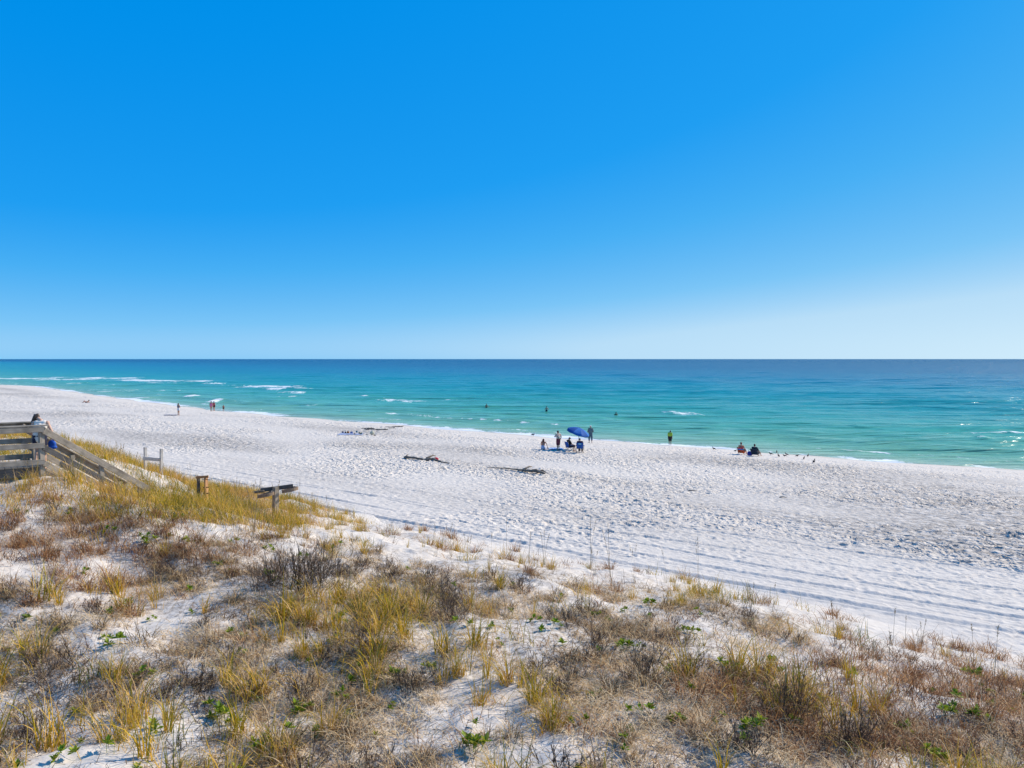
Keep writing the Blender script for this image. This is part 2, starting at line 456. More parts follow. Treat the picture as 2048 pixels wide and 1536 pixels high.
def build_sea():
    s = np.concatenate([np.linspace(-3, -1.0, 12)[:-1], np.arange(-0.98, 0.98, 0.0032), np.linspace(1.0, 3, 12)])
    ys = [40.0]
    while ys[-1] < 650:
        y = ys[-1]; ys.append(y + 0.42 * y * y / 7353.0)
    ys = np.array(ys + [700, 800, 950, 1200, 1600, 2400, 4000, 8000, 20000, 60000, 120000])
    X = s[None, :] * ys[:, None]; Y = np.repeat(ys[:, None], len(s), 1)
    wv = -shore_w(X, Y)                # distance offshore
    wv = np.where(Y > 3000, Y, wv)
    dep = sstep(0.5, 22, wv)
    # swell turning parallel to the beach near the shore
    ph = Y * 0.93 + 0.12 * X
    a, b = ab(X, Y)
    mixs = sstep(60, 5, wv)
    z = np.zeros_like(X)
    for wl, am, sd in ((13.0, 0.24, 1), (7.3, 0.15, 2), (21.0, 0.16, 3)):
        p1 = ph + 5.0 * fbm(X / 38, Y / 26, 200 + sd, 2)
        p2 = wv + 3.0 * fbm(X / 25, Y / 25, 210 + sd, 2)
        env1 = np.clip(0.55 + 1.5 * vnoise(X / 30, Y / 17, 220 + sd), 0, 1.4)
        env2 = np.clip(0.55 + 1.5 * vnoise(b / 18, a / 12, 230 + sd), 0, 1.4)
        w1 = np.exp(1.1 * np.sin(2 * np.pi * p1 / wl)) / 1.6 - 0.7
        w2 = np.exp(1.1 * np.sin(2 * np.pi * p2 / wl)) / 1.6 - 0.7
        z += am * (w1 * env1 * (1 - 0.6 * mixs) + w2 * env2 * 0.8 * mixs)
    chop = 0.09 * fbm(X / 4.2, Y / 1.9, 240, 3) + 0.20 * fbm(X / 11, Y / 4.5, 250, 2)
    fade = sstep(1800, 300, Y)
    z = (z * (0.15 + 0.85 * dep) + chop * (0.2 + 0.8 * dep)) * fade
    foam = np.zeros_like(X)
    for (px, py, hl, th, st) in FOAM:
        c = hit(px, py, 0.1); sc = c[1] / F
        ex = hl * sc; ey = max(th * c[1] ** 2 / (F * CAM_H), 0.5) * 0.8
        win = (np.abs(Y - c[1]) < 4 * ey + 20) & (np.abs(X - c[0]) < 2 * ex)
        wob = 1.6 * ey * vnoise(X[win] / (ex * 0.5 + 1), Y[win] * 0 + px, 261)
        g = np.exp(-((X[win] - c[0]) / ex) ** 4) * np.exp(-((Y[win] - c[1] - wob) / ey) ** 2)
        foam[win] = np.maximum(foam[win], st * g)
        z[win] += 0.28 * st * np.exp(-((X[win] - c[0]) / ex) ** 2) * np.exp(-((Y[win] - c[1] - wob) / (ey * 1.2 + 1)) ** 2) * np.minimum(1, wv[win] / 8).clip(0, 1)
    # swash edge
    run = 1.2 + 2.2 * vnoise(b / 11, b * 0, 271) + 1.2 * vnoise(b / 3.5, b * 0, 272)
    pres = np.clip(0.75 + 1.3 * vnoise(b / 13, b * 0, 274), 0.15, 1.1) * (0.35 + 0.65 * sstep(12, 26, b))
    sw = 1.5 * np.exp(-((wv - run * 0.5 - .4) / (1.5 + 1.4 * np.clip(vnoise(b / 16, b * 0, 273) + 0.4, 0, 1))) ** 2) * pres
    sw = np.maximum(sw, 0.62 * np.exp(-((wv - 7 - 3 * vnoise(b / 14, b * 0, 275)) / 0.8) ** 2) * np.clip(0.2 + 2 * vnoise(b / 10, b * 0, 276), 0, 1))
    sw = np.maximum(sw, 0.55 * np.exp(-((wv - 15 - 5 * vnoise(b / 18, b * 0, 277)) / 0.9) ** 2) * np.clip(0.0 + 2 * vnoise(b / 11, b * 0, 278), 0, 1))
    foam = np.maximum(foam, sw)
    off = np.log1p(np.clip(wv, 0, None) / 6.0) / np.log1p(3000 / 6.0)
    off = np.clip(off, 0, 1)
    P = np.stack([X, Y, z], -1)
    nr, nc = X.shape
    idx = np.arange(nr * nc).reshape(nr, nc)
    q = np.stack([idx[:-1, :-1], idx[:-1, 1:], idx[1:, 1:], idx[1:, :-1]], -1)
    keep = wv[:-1, :-1] > -6
    f = q[keep]; u, inv = np.unique(f, return_inverse=True)
    me = np_mesh('sea', P.reshape(-1, 3)[u], [inv.reshape(f.shape)], sea_material())
    attr(me, 'off', off.ravel()[u]); attr(me, 'foam', foam.ravel()[u])
    tag(obj('sea', me), kind='structure')
build_sea()
# ------------------------------------------------------------------ weathered wood
def wood_material(name, c1, c2, c3):
    k = NB(name)
    co = k.coord()
    g = k.noise(9.0, 5, 0.65, k.mapping(co, (0.35, 6.0, 6.0)), 0.5)
    st = k.noise(2.2, 4, 0.6, co)
    c = k.ramp(g.outputs[0], [(0.25, c1), (0.5, c2), (0.75, c3)]).outputs[0]
    c = k.mix(k.ramp(st.outputs[0], [(0.42, (0, 0, 0)), (0.7, (0.7, 0.7, 0.7))]).outputs[0], c, tuple(v * 0.55 for v in c1))
    k.l(c, k.b.inputs['Base Color'])
    k.b.inputs['Roughness'].default_value = 0.88
    k.l(k.bump(g.outputs[0], 0.6, 0.01), k.b.inputs['Normal'])
    return k.m
M_WOOD = wood_material('weathered_grey_wood', (0.20, 0.165, 0.125), (0.38, 0.32, 0.25), (0.52, 0.44, 0.35))
M_WOODD = wood_material('dark_grey_wood', (0.06, 0.055, 0.05), (0.12, 0.11, 0.10), (0.19, 0.175, 0.16))  # darker wood tone for joists, near mid rail, crossbar, brackets and slim post
M_WOODR = wood_material('rust_stained_wood', (0.28, 0.13, 0.055), (0.46, 0.23, 0.095), (0.58, 0.35, 0.17))
M_WOODT = wood_material('tan_bent_wood', (0.14, 0.09, 0.055), (0.30, 0.21, 0.14), (0.42, 0.32, 0.23))
M_WOODP = wood_material('bleached_wood', (0.46, 0.43, 0.39), (0.58, 0.54, 0.49), (0.68, 0.64, 0.58))
M_IRON = simple('dark_iron_strap', (0.04, 0.035, 0.033), 0.6, 0.2, 12, 0.4)

def box_mesh(name, sx, sy, sz, mat, bev=0.006, jitter=0.0):
    """a box with chamfered long edges (X is the grain)"""
    x, y, z = sx / 2, sy / 2, sz / 2
    b = min(bev, y * 0.4, z * 0.4)
    prof = [(-y + b, -z), (y - b, -z), (y, -z + b), (y, z - b), (y - b, z), (-y + b, z), (-y, z - b), (-y, -z + b)]
    n = 5
    v = []
    for i in range(n):
        xx = -x + 2 * x * i / (n - 1)
        oy = rnd.uniform(-1, 1) * jitter; oz = rnd.uniform(-1, 1) * jitter
        for (py, pz) in prof: v.append((xx, py + oy, pz + oz))
    f4 = []
    for i in range(n - 1):
        for k in range(8):
            f4.append((i * 8 + k, i * 8 + (k + 1) % 8, (i + 1) * 8 + (k + 1) % 8, (i + 1) * 8 + k))
    e0 = np.array([list(range(7, -1, -1)), list(range((n - 1) * 8, n * 8))])
    return np_mesh(name, np.array(v), [np.array(f4), e0], mat, False)

def beam(name, parent, p0, p1, wd, ht, mat, roll=0.0, jitter=0.002):
    """a plank from p0 to p1; wd across, ht along the plank's own up"""
    p0 = Vector(p0); p1 = Vector(p1); d = p1 - p0
    me = box_mesh(name, d.length, wd, ht, mat, 0.008, jitter)
    o = obj(name, me, parent)
    x = d.normalized(); up = Vector((0, 0, 1))
    if abs(x.z) > 0.95: up = Vector((0.64, 0.77, 0))
    y = up.cross(x).normalized(); z = x.cross(y)
    m = Matrix((x, y, z)).transposed() @ Matrix.Rotation(roll, 3, 'X')
    o.rotation_euler = m.to_euler(); o.location = (p0 + p1) / 2
    return o

# ------------------------------------------------------------------ boardwalk steps
def build_steps():
    P0 = Vector((-13.12, 21.5, 0)); DZ = 6.54
    root = empty('boardwalk_steps', (P0.x, P0.y, 6.1), 0, 'weathered grey wooden boardwalk landing and steps with railings at left edge', 'steps')
    o = Vector((-P0.x, -P0.y, -6.1))
    s = Vector((0.643, 0.766, 0)); sp = Vector((-0.766, 0.643, 0))       # down the stairs, across
    u = Vector((-0.79, -0.61, 0)); up = Vector((-0.61, 0.79, 0))         # back along the deck, across
    W = 1.5
    def L(v, z): return Vector((v.x, v.y, z)) + o
    Z = Vector((0, 0, 1))
    # landing boards
    for i in range(20):
        c = P0 + u * (0.07 + i * 0.147)
        beam('plank', root, L(c - up * 0.06, DZ - 0.02), L(c + up * (W + 0.06), DZ - 0.02 + rnd.uniform(-.003, .003)), 0.138, 0.036, M_WOOD)
    for off in (0.02, W):
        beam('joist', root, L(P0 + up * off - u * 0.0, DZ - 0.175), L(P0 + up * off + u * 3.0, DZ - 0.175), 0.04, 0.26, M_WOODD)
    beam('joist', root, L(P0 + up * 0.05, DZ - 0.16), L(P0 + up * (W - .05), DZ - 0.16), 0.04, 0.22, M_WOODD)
    # landing railings, near and far
    for off, sgn in ((-0.03, -1), (W + 0.03, 1)):
        for t in ((0.0, 2.2) if sgn < 0 else (0.0, 2.2)):
            q = P0 + up * off + u * t
            g = ground(q.x, q.y)
            beam('post', root, L(q, g - 0.3), L(q, DZ + 1.06), 0.13, 0.13, M_WOOD)
        ob = off + sgn * 0.09
        a = P0 + up * ob - u * 0.06; b = P0 + up * ob + u * 3.0
        beam('rail_cap', root, L(P0 + up * (off + sgn * .02) - u * 0.16, DZ + 1.11), L(P0 + up * (off + sgn * .02) + u * 3.0, DZ + 1.11), 0.19, 0.04, M_WOOD)
        for hz in (1.005, 0.56, 0.10):
            beam('rail_board', root, L(a, DZ + hz), L(b, DZ + hz), 0.04, 0.145, M_WOOD)
    # stringers, treads
    sl = 0.70
    run = 3.15
    for off in (0.0, W):
        a = P0 + sp * off
        beam('stringer', root, L(a + s * 0.05, DZ - 0.20), L(a + s * run, DZ - 0.20 - sl * run), 0.045, 0.26, M_WOOD)
    k = 0
    for i in range(1, 11):
        z = DZ - 0.18 * i; c = P0 + s * (0.257 * i - 0.10)
        if z < ground(c.x, c.y) - 0.35: break
        for j in (-0.068, 0.068):
            q = c + s * j
            beam('tread', root, L(q + sp * 0.03, z - 0.02), L(q + sp * (W - 0.03), z - 0.02), 0.128, 0.04, M_WOOD)
    # stair railings
    for off, sgn in ((-0.03, -1), (W + 0.03, 1)):
        for t in ((1.57, 2.68) if sgn < 0 else (1.35, 2.75)):
            q = P0 + sp * off + s * t
            g = min(ground(q.x, q.y), DZ - sl * t) - 0.4
            beam('post', root, L(q, g), L(q, DZ + 0.98 - sl * t), 0.12, 0.12, M_WOOD)
        ob = P0 + sp * (off + sgn * 0.085)
        oc = P0 + sp * (off + sgn * 0.02)
        e = 2.92 if sgn < 0 else 3.0
        beam('rail_cap', root, L(oc + s * 0.03, DZ + 1.08 - sl * .03), L(oc + s * e, DZ + 1.08 - sl * e), 0.17, 0.04, M_WOOD)
        for hz, m in ((0.98, M_WOOD), (0.52, M_WOODD if sgn < 0 else M_WOOD), (0.08, M_WOOD)):
            beam('rail_board', root, L(ob + s * 0.02, DZ + hz - sl * .02), L(ob + s * e, DZ + hz - sl * e), 0.04, 0.15, m)
    return P0, s, sp, DZ
ST_P0, ST_S, ST_SP, ST_Z = build_steps()

# ------------------------------------------------------------------ hoop stand, post frame, pale frame
def tube_mesh(name, pts, radii, mat, seg=8, jit=0.0, cap=True, squash=1.0):
    pts = [Vector(p) for p in pts]
    v = []; f = []
    for i, p in enumerate(pts):
        d = (pts[min(i + 1, len(pts) - 1)] - pts[max(i - 1, 0)]).normalized()
        ref = Vector((0, 0, 1)) if abs(d.z) < 0.9 else Vector((1, 0, 0))
        x = d.cross(ref).normalized(); y = x.cross(d)
        for k in range(seg):
            an = 2 * math.pi * k / seg
            r = radii[i] * (1 + rnd.uniform(-jit, jit))
            v.append(p + x * math.cos(an) * r + y * math.sin(an) * r * squash)
    for i in range(len(pts) - 1):
        for k in range(seg):
            f.append((i * seg + k, i * seg + (k + 1) % seg, (i + 1) * seg + (k + 1) % seg, (i + 1) * seg + k))
    faces = [np.array(f)]
    if cap:
        faces.append(np.array([list(range(seg - 1, -1, -1)), list(range((len(pts) - 1) * seg, len(pts) * seg))]))
    return np_mesh(name, np.array([tuple(p) for p in v]), faces, mat, True)

def build_hoop_stand():
    p = hit(550, 1030)
    g = ground(p[0], p[1])
    root = empty('hoop_stand', (p[0], p[1], g), 0, 'grey wooden post with crossbar carrying two round bag hoops on dune edge', 'stand')
    beam('post', root, (0, 0, -0.4), (0.035, 0.0, 0.93), 0.155, 0.155, M_WOOD)
    beam('crossbar', root, (-0.50, 0.11, 0.80), (0.54, 0.24, 0.92), 0.08, 0.13, M_WOODD)
    beam('arm', root, (-0.68, 0.05, 0.74), (-0.36, 0.04, 0.78), 0.07, 0.08, M_WOODT)
    for cx, cy, cz, rr in ((-0.22, -0.24, 0.71, 0.24), (0.50, 0.02, 0.83, 0.24)):
        n = 22
        v = []; f = []
        for k in range(n):
            an = 2 * math.pi * k / n
            for (r, z) in ((rr, -0.05), (rr, 0.05), (rr - 0.03, 0.05), (rr - 0.03, -0.05)):
                v.append((cx + math.cos(an) * r * 1.12, cy + math.sin(an) * r, cz + z + 0.05 * math.cos(an)))
            for j in range(4):
                f.append((k * 4 + j, ((k + 1) % n) * 4 + j, ((k + 1) % n) * 4 + (j + 1) % 4, k * 4 + (j + 1) % 4))
        obj('hoop', np_mesh('hoop', np.array(v), [np.array(f)], M_WOODT, False), root)
        beam('bracket', root, (cx, cy + rr - 0.04, cz), (cx + 0.05, cy + rr + 0.12, cz + 0.03), 0.07, 0.07, M_WOODD)

def build_post_frame():
    p = hit(406, 1004); g = ground(p[0], p[1])
    root = empty('post_frame', (p[0], p[1], g), 0, 'rust stained wooden plank and slim post joined at the top beside dune grass', 'post')
    beam('post', root, (-0.20, 0.0, -0.4), (-0.17, 0.05, 0.98), 0.085, 0.10, M_WOODD)
    beam('plank', root, (0.15, -0.02, -0.4), (0.11, 0.03, 0.97), 0.05, 0.27, M_WOODR, R(40))
    beam('crosspiece', root, (-0.23, -0.045, 0.93), (0.235, -0.045, 0.97), 0.05, 0.09, M_WOODR)
    for z in (0.32, 0.55):
        beam('strap', root, (0.02, -0.035, z), (0.25, -0.055, z + 0.015), 0.012, 0.04, M_IRON)
    beam('wire_loop', root, (0.0, -0.08, 0.88), (0.29, -0.06, 0.84), 0.012, 0.02, M_IRON)

def build_pale_frame():
    a = np.array(hit(290, 985)); d = ray(288, 962); Yt = 30.0
    x0 = (288 - 1024) / F * Yt; x1 = (326 - 1024) / F * Yt
    g0 = ground(x0, Yt); g1 = ground(x1, Yt - 0.3)
    root = empty('pale_frame', (x0, Yt, g0), 0, 'two bleached posts with a crossbar standing in the dune grass beyond the steps', 'posts')
    zt = CAM_H - (895 - 718) / F * Yt
    zc = CAM_H - (917 - 718) / F * Yt
    beam('post', root, (0, 0, -0.4), (0.0, 0, zt - g0), 0.10, 0.10, M_WOODP)
    beam('post', root, (x1 - x0, -0.3, g1 - g0 - 0.4), (x1 - x0 + 0.03, -0.3, zt - 0.03 - g0), 0.10, 0.10, M_WOODP)
    beam('crossbar', root, (-0.05, -0.07, zc - g0), (x1 - x0 + 0.06, -0.37, zc - 0.02 - g0), 0.04, 0.13, M_WOODP)
build_hoop_stand(); build_post_frame(); build_pale_frame()

# ------------------------------------------------------------------ plants
def ribbons(base, az, len_, th0, th1, wid, seg, curlp=1.4, roll=None, tip=0.12):
    """curved grass blades: arrays of n. returns verts, faces, t, blade index"""
    n = len(az)
    t = np.linspace(0, 1, seg + 1)
    th = th0[:, None] + (th1 - th0)[:, None] * t[None, :] ** curlp
    ds = len_[:, None] / seg
    thm = 0.5 * (th[:, 1:] + th[:, :-1])
    hr = np.concatenate([np.zeros((n, 1)), np.cumsum(np.sin(thm) * ds, 1)], 1)
    hz = np.concatenate([np.zeros((n, 1)), np.cumsum(np.cos(thm) * ds, 1)], 1)
    ca, sa = np.cos(az)[:, None], np.sin(az)[:, None]
    C = np.stack([base[:, 0:1] + hr * ca, base[:, 1:2] + hr * sa, base[:, 2:3] + hz], -1)
    if roll is None: roll = np.zeros(n)
    wx = -np.sin(az + roll); wy = np.cos(az + roll)
    wv = np.stack([wx, wy, np.zeros(n)], -1)[:, None, :]
    prof = (1 - (1 - tip) * t ** 1.5)[None, :, None] * wid[:, None, None] * 0.5
    V = np.stack([C - wv * prof, C + wv * prof], 2).reshape(n, (seg + 1) * 2, 3)
    b = (np.arange(n) * (seg + 1) * 2)[:, None, None]
    k = (np.arange(seg) * 2)[None, :, None]
    f = b + k + np.array([0, 1, 3, 2])[None, None, :]
    tt = np.repeat(np.repeat(t[None, :], n, 0)[:, :, None], 2, 2).reshape(-1)
    bi = np.repeat(np.arange(n), (seg + 1) * 2)
    return V.reshape(-1, 3), f.reshape(-1, 4), tt, bi, C

def plant_material(name, stops, rough=0.75, transl=0.25, objvar=0.25, basedark=None):
    k = NB(name)
    tint = k.attr('tint').outputs['Fac']
    oi = k.n('ShaderNodeObjectInfo')
    v = k.math('ADD', tint, k.math('MULTIPLY', k.math('SUBTRACT', oi.outputs['Random'], 0.5), objvar), True)
    c = k.ramp(v, stops).outputs[0]
    k.l(c, k.b.inputs['Base Color']); k.b.inputs['Roughness'].default_value = rough
    k.b.inputs['Specular IOR Level'].default_value = 0.25
    tr = k.n('ShaderNodeBsdfTranslucent'); k.l(c, tr.inputs[0])
    mx = k.n('ShaderNodeMixShader'); mx.inputs[0].default_value = transl
    k.l(k.b.outputs[0], mx.inputs[1]); k.l(tr.outputs[0], mx.inputs[2])
    out = [n for n in k.nt.nodes if n.type == 'OUTPUT_MATERIAL'][0]
    k.l(mx.outputs[0], out.inputs[0])
    return k.m
M_GOLD = plant_material('golden_grass', [(0.0, (0.11, 0.13, 0.015)), (0.22, (0.36, 0.30, 0.02)), (0.5, (0.68, 0.40, 0.02)), (0.75, (0.74, 0.43, 0.07)), (0.9, (0.74, 0.52, 0.25)), (1.0, (0.46, 0.27, 0.12))])
M_DRY = plant_material('dry_grass', [(0.0, (0.07, 0.042, 0.024)), (0.22, (0.20, 0.125, 0.068)), (0.42, (0.44, 0.28, 0.135)), (0.7, (0.70, 0.47, 0.22)), (1.0, (0.82, 0.64, 0.40))])
M_RED = plant_material('russet_grass', [(0.0, (0.10, 0.05, 0.028)), (0.3, (0.25, 0.115, 0.05)), (0.6, (0.43, 0.20, 0.08)), (0.85, (0.60, 0.33, 0.13)), (1.0, (0.66, 0.46, 0.26))])
M_TWIG = plant_material('bare_twigs', [(0.0, (0.035, 0.024, 0.018)), (0.5, (0.11, 0.072, 0.05)), (1.0, (0.27, 0.185, 0.12))], 0.85, 0.0)
M_GREEN = plant_material('fleshy_green_leaf', [(0.0, (0.10, 0.17, 0.015)), (0.5, (0.25, 0.37, 0.025)), (0.85, (0.44, 0.46, 0.03)), (1.0, (0.40, 0.38, 0.05))], 0.5, 0.3)
M_STALK = plant_material('sea_oat_stalk', [(0.0, (0.15, 0.115, 0.07)), (0.6, (0.29, 0.22, 0.13)), (1.0, (0.42, 0.33, 0.20))], 0.8, 0.1)
rg = np.random.default_rng(11)
U = lambda lo, hi, n: rg.uniform(lo, hi, n)

def tuft_mesh(name, n, rad, lens, th0, th1, wid, mat, seg=5, curlp=1.5, tintr=(0, 1), leanaz=None, dead=0.0):
    az = U(0, 6.283, n)
    r = rad * np.sqrt(U(0, 1, n)); pa = U(0, 6.283, n)
    base = np.stack([r * np.cos(pa), r * np.sin(pa), np.full(n, -0.03)], -1)
    az = np.where(U(0, 1, n) < 0.55, pa + U(-.8, .8, n), az)
    ln = U(lens[0], lens[1], n); a0 = np.abs(rg.normal(0, th0, n)); a1 = U(th1[0], th1[1], n)
    if leanaz is not None: base[:, 0] += 0
    V, f, tt, bi, C = ribbons(base, az, ln, a0, a0 + a1, U(wid[0], wid[1], n), seg, curlp, U(-0.8, 0.8, n))
    tint = U(tintr[0], tintr[1], n)
    me = np_mesh(name, V, [f], mat)
    attr(me, 'tint', np.clip(tint[bi] + 0.12 * (tt - 0.4), 0, 1))
    return me

GOLD = [tuft_mesh('grass_tuft', rg.integers(50, 80), rg.uniform(.06, .15), (0.2, 0.72), 0.28, (0.2, 3.0), (0.007, 0.014), M_GOLD, 6, 1.7, (0.0, 1.0)) for _ in range(7)]
GOLDS = [tuft_mesh('grass_sprig', rg.integers(14, 30), rg.uniform(.03, .07), (0.22, 0.6), 0.15, (0.1, 1.4), (0.009, 0.015), M_GOLD, 5, 1.6, (0.1, 0.8)) for _ in range(4)]
DRY = [tuft_mesh('dry_grass_clump', rg.integers(75, 115), rg.uniform(.12, .26), (0.2, 0.55), 0.5, (0.8, 3.6), (0.007, 0.014), M_DRY, 6, 1.2, (0.0, 1.0)) for _ in range(7)]
RED = [tuft_mesh('russet_grass_clump', rg.integers(80, 120), rg.uniform(.15, .3), (0.2, 0.6), 0.4, (0.5, 3.2), (0.007, 0.013), M_RED, 6, 1.3, (0.0, 1.0)) for _ in range(5)]

def twig_mesh(name, nst, h, spread, seed):
    base = np.stack([U(-.06, .06, nst), U(-.06, .06, nst), np.full(nst, -0.03)], -1)
    az = U(0, 6.283, nst); ln = U(0.55, 1.0, nst) * h
    a0 = U(0.1, spread, nst); a1 = a0 + U(-.2, .7, nst)
    out = []
    V, f, tt, bi, C = ribbons(base, az, ln, a0, a1, np.full(nst, 0.011), 5, 1.0, U(-1.5, 1.5, nst), 0.4)
    out.append((V, f, U(0, .5, nst)[bi]))
    par = C; pl = ln; paz = az; pth = a1
    for lev, (cnt, fr, wd) in enumerate(((7, 0.55, 0.008), (5, 0.55, 0.006))):
        npar = par.shape[0]
        ip = np.repeat(np.arange(npar), cnt)
        m = len(ip)
        pos = U(0.25, 1.0, m) * (par.shape[1] - 1.001)
        i0 = pos.astype(int); fr_ = (pos - i0)[:, None]
        b = par[ip, i0] * (1 - fr_) + par[ip, i0 + 1] * fr_
        az2 = paz[ip] + rg.normal(0, 0.9, m); l2 = pl[ip] * U(.3, 1.0, m) * fr
        t0 = np.clip(pth[ip] * 0.5 + rg.normal(0.25, 0.45, m), -0.2, 1.9)
        V, f, tt, bi, C = ribbons(b, az2, l2, t0, t0 + U(-.5, .6, m), np.full(m, wd), 3, 1.0, U(-1.5, 1.5, m), 0.4)
        out.append((V, f, U(0.1, 1.0, m)[bi]))
        par = C; pl = l2; paz = az2; pth = t0
    vs_, fs_, ts_ = [], [], []; o = 0
    for V, f, t in out:
        vs_.append(V); fs_.append(f + o); ts_.append(t); o += len(V)
    me = np_mesh(name, np.concatenate(vs_), [np.concatenate(fs_)], M_TWIG)
    attr(me, 'tint', np.concatenate(ts_))
    return me
TWIG = [twig_mesh('twiggy_shrub', 9 + i, 0.42, 1.2, i) for i in range(5)]
BIGTWIG = twig_mesh('twiggy_shrub', 40, 0.95, 1.15, 9)

def rosette_mesh(name, heads):
    Vs, fs, ts = [], [], []; o = 0
    for h in range(heads):
        cx, cy = (rg.normal(0, 0.07, 2) if heads > 1 else (0, 0)); cz = rg.uniform(0.02, 0.09)
        n = rg.integers(13, 22)
        az = U(0, 6.283, n); el = U(-0.1, 1.2, n); ln = U(.045, .085, n); wd = ln * U(.32, .5, n)
        for i in range(n):
            d = np.array([math.cos(az[i]) * math.cos(el[i]), math.sin(az[i]) * math.cos(el[i]), math.sin(el[i])])
            s = np.array([-math.sin(az[i]), math.cos(az[i]), 0.0]); up = np.cross(d, s)
            p = np.array([cx, cy, cz])
            q = [p, p + d * ln[i] * .55 + s * wd[i] * .5 + up * .006, p + d * ln[i], p + d * ln[i] * .55 - s * wd[i] * .5 + up * .006, p + d * ln[i] * .55 - up * .004]
            Vs += q; fs += [(o, o + 1, o + 4), (o + 1, o + 2, o + 4), (o + 2, o + 3, o + 4), (o + 3, o, o + 4)]
            ts += [rg.uniform(0.05, 0.95)] * 5; o += 5
        st = [np.array([cx * .3, cy * .3, -.04]), np.array([cx * .3 + .006, cy * .3, -.04]), np.array([cx + .006, cy, cz]), np.array([cx, cy, cz])]
        Vs += st; fs += [(o, o + 1, o + 2), (o, o + 2, o + 3)]; ts += [0.2] * 4; o += 4
    me = np_mesh(name, np.array(Vs), [np.array(fs)], M_GREEN)
    attr(me, 'tint', np.array(ts)); return me
ROS = [rosette_mesh('green_dune_plant', k) for k in (1, 1, 2, 3, 4, 6)]

def stalk_mesh(name, h, nst):
    n = nst
    base = np.stack([U(-.04, .04, n), U(-.04, .04, n), np.full(n, -0.05)], -1)
    az = U(0, 6.283, n); ln = U(.75, 1, n) * h; a0 = U(0, .10, n)
    V, f, tt, bi, C = ribbons(base, az, ln, a0, a0 + U(0.0, .25, n), U(.008, .011, n), 7, 2.0, U(-1.5, 1.5, n), 0.4)
    parts = [(V, f, U(.1, .9, n)[bi])]
    m = 22                                                    # seed spikelets of the panicle
    ip = np.repeat(np.arange(n), m)
    pos = U(.80, 1.0, n * m) * 6.999; i0 = pos.astype(int); fr = (pos - i0)[:, None]
    b = C[ip, i0] * (1 - fr) + C[ip, i0 + 1] * fr
    V2, f2, t2, b2, _ = ribbons(b, U(0, 6.28, n * m), U(.02, .055, n * m), U(.1, .8, n * m), U(.6, 2.0, n * m), U(.006, .010, n * m), 2, 1.0, U(-1, 1, n * m), .3)
    parts.append((V2, f2, U(.3, 1, n * m)[b2]))
    k = 8                                                     # leaves at the foot
    V3, f3, t3, b3, _ = ribbons(np.stack([U(-.03, .03, k), U(-.03, .03, k), np.full(k, -.03)], -1), U(0, 6.28, k), U(.25, .5, k), U(0, .3, k), U(.6, 1.8, k), U(.005, .008, k), 5, 1.5)
    parts.append((V3, f3, U(.2, .9, k)[b3]))
    vs_, fs_, ts_ = [], [], []; o = 0
    for V, f, t in parts: vs_.append(V); fs_.append(f + o); ts_.append(t); o += len(V)
    me = np_mesh(name, np.concatenate(vs_), [np.concatenate(fs_)], M_STALK); attr(me, 'tint', np.concatenate(ts_)); return me
STALK = [stalk_mesh('sea_oat', h, k) for h, k in ((1.0, 1), (1.3, 2), (0.85, 1), (1.1, 3), (0.7, 2))]

def put(meshes, x, y, sc, label, cat, group, tilt=0.12, name=None, zs=1.0, sink=0.0):
    me = meshes if not isinstance(meshes, list) else meshes[rnd.randrange(len(meshes))]
    o = bpy.data.objects.new(name or me.name.split('.')[0], me)
    COL.objects.link(o)
    o.location = (x, y, -sink)
    PLANTS.append(o)
    o.rotation_euler = (rnd.uniform(-tilt, tilt), rnd.uniform(-tilt, tilt), rnd.uniform(0, 6.283))
    o.scale = (sc, sc, sc * zs)
    return tag(o, label, cat, group)

PLANTS = []
def zone(px, py):
    lr = 'left' if px < 520 else ('centre left' if px < 1000 else ('centre right' if px < 1500 else 'right'))
    if py < 1150: return 'on the upper dune slope, ' + lr
    if py < 1340: return 'half way down the dune slope, ' + lr
    return 'along the bottom of the picture, ' + lr
def size(sc, lo, hi): return 'small ' if sc < lo else ('large ' if sc > hi else '')
def put_z(meshes, x, y, px, py, sc, lo, hi, what, cat, grp, tilt=0.12, zs=1.0):
    return put(meshes, x, y, sc, size(sc, lo, hi) + what + ' ' + zone(px, py), cat, grp, tilt, zs=zs)

# density fields on the dune
def veg_field(X, Y): return fbm(X / 2.4, Y / 2.4, 301, 3) + 0.35 * fbm(X / 0.9, Y / 0.9, 305, 2)
def in_view(x, y, m=60):
    z = ground(x, y); px, py = proj(x, y, z)
    return -m < px < 2048 + m and py < 1536 + 160, px, py

def sample(n, fn, seed, tries=60000):
    """n dune points accepted with probability fn(x, y, px, py, dm, v)"""
    r = np.random.default_rng(seed)
    Y = np.sqrt(r.uniform(6.5 ** 2, 40 ** 2, tries)); X = r.uniform(-0.72, 0.72, tries) * Y
    H = base_h(X, Y); dm = dune_mask(X, Y); v = veg_field(X, Y)
    cx = X; cz = H - CAM_H
    cp, sp = math.cos(PITCH), math.sin(PITCH)
    dep = Y * cp - cz * sp; upv = Y * sp + cz * cp
    px = 1024 + F * cx / dep; py = 768 - F * upv / dep
    ok = (px > -60) & (px < 2110) & (py < 1680) & (dm > 0.2)
    # leave room for the steps
    qx = X - ST_P0.x; qy = Y - ST_P0.y
    al = qx * ST_S.x + qy * ST_S.y; ac = qx * ST_SP.x + qy * ST_SP.y
    ok &= ~((al > -3.2) & (al < 3.0) & (ac > -1.0) & (ac < 1.75))
    p = fn(X, Y, px, py, dm, v) * ok
    sel = np.nonzero(r.uniform(0, 1, tries) < p)[0][:n]
    return np.stack([X[sel], Y[sel], px[sel], py[sel], dm[sel], v[sel]], -1)

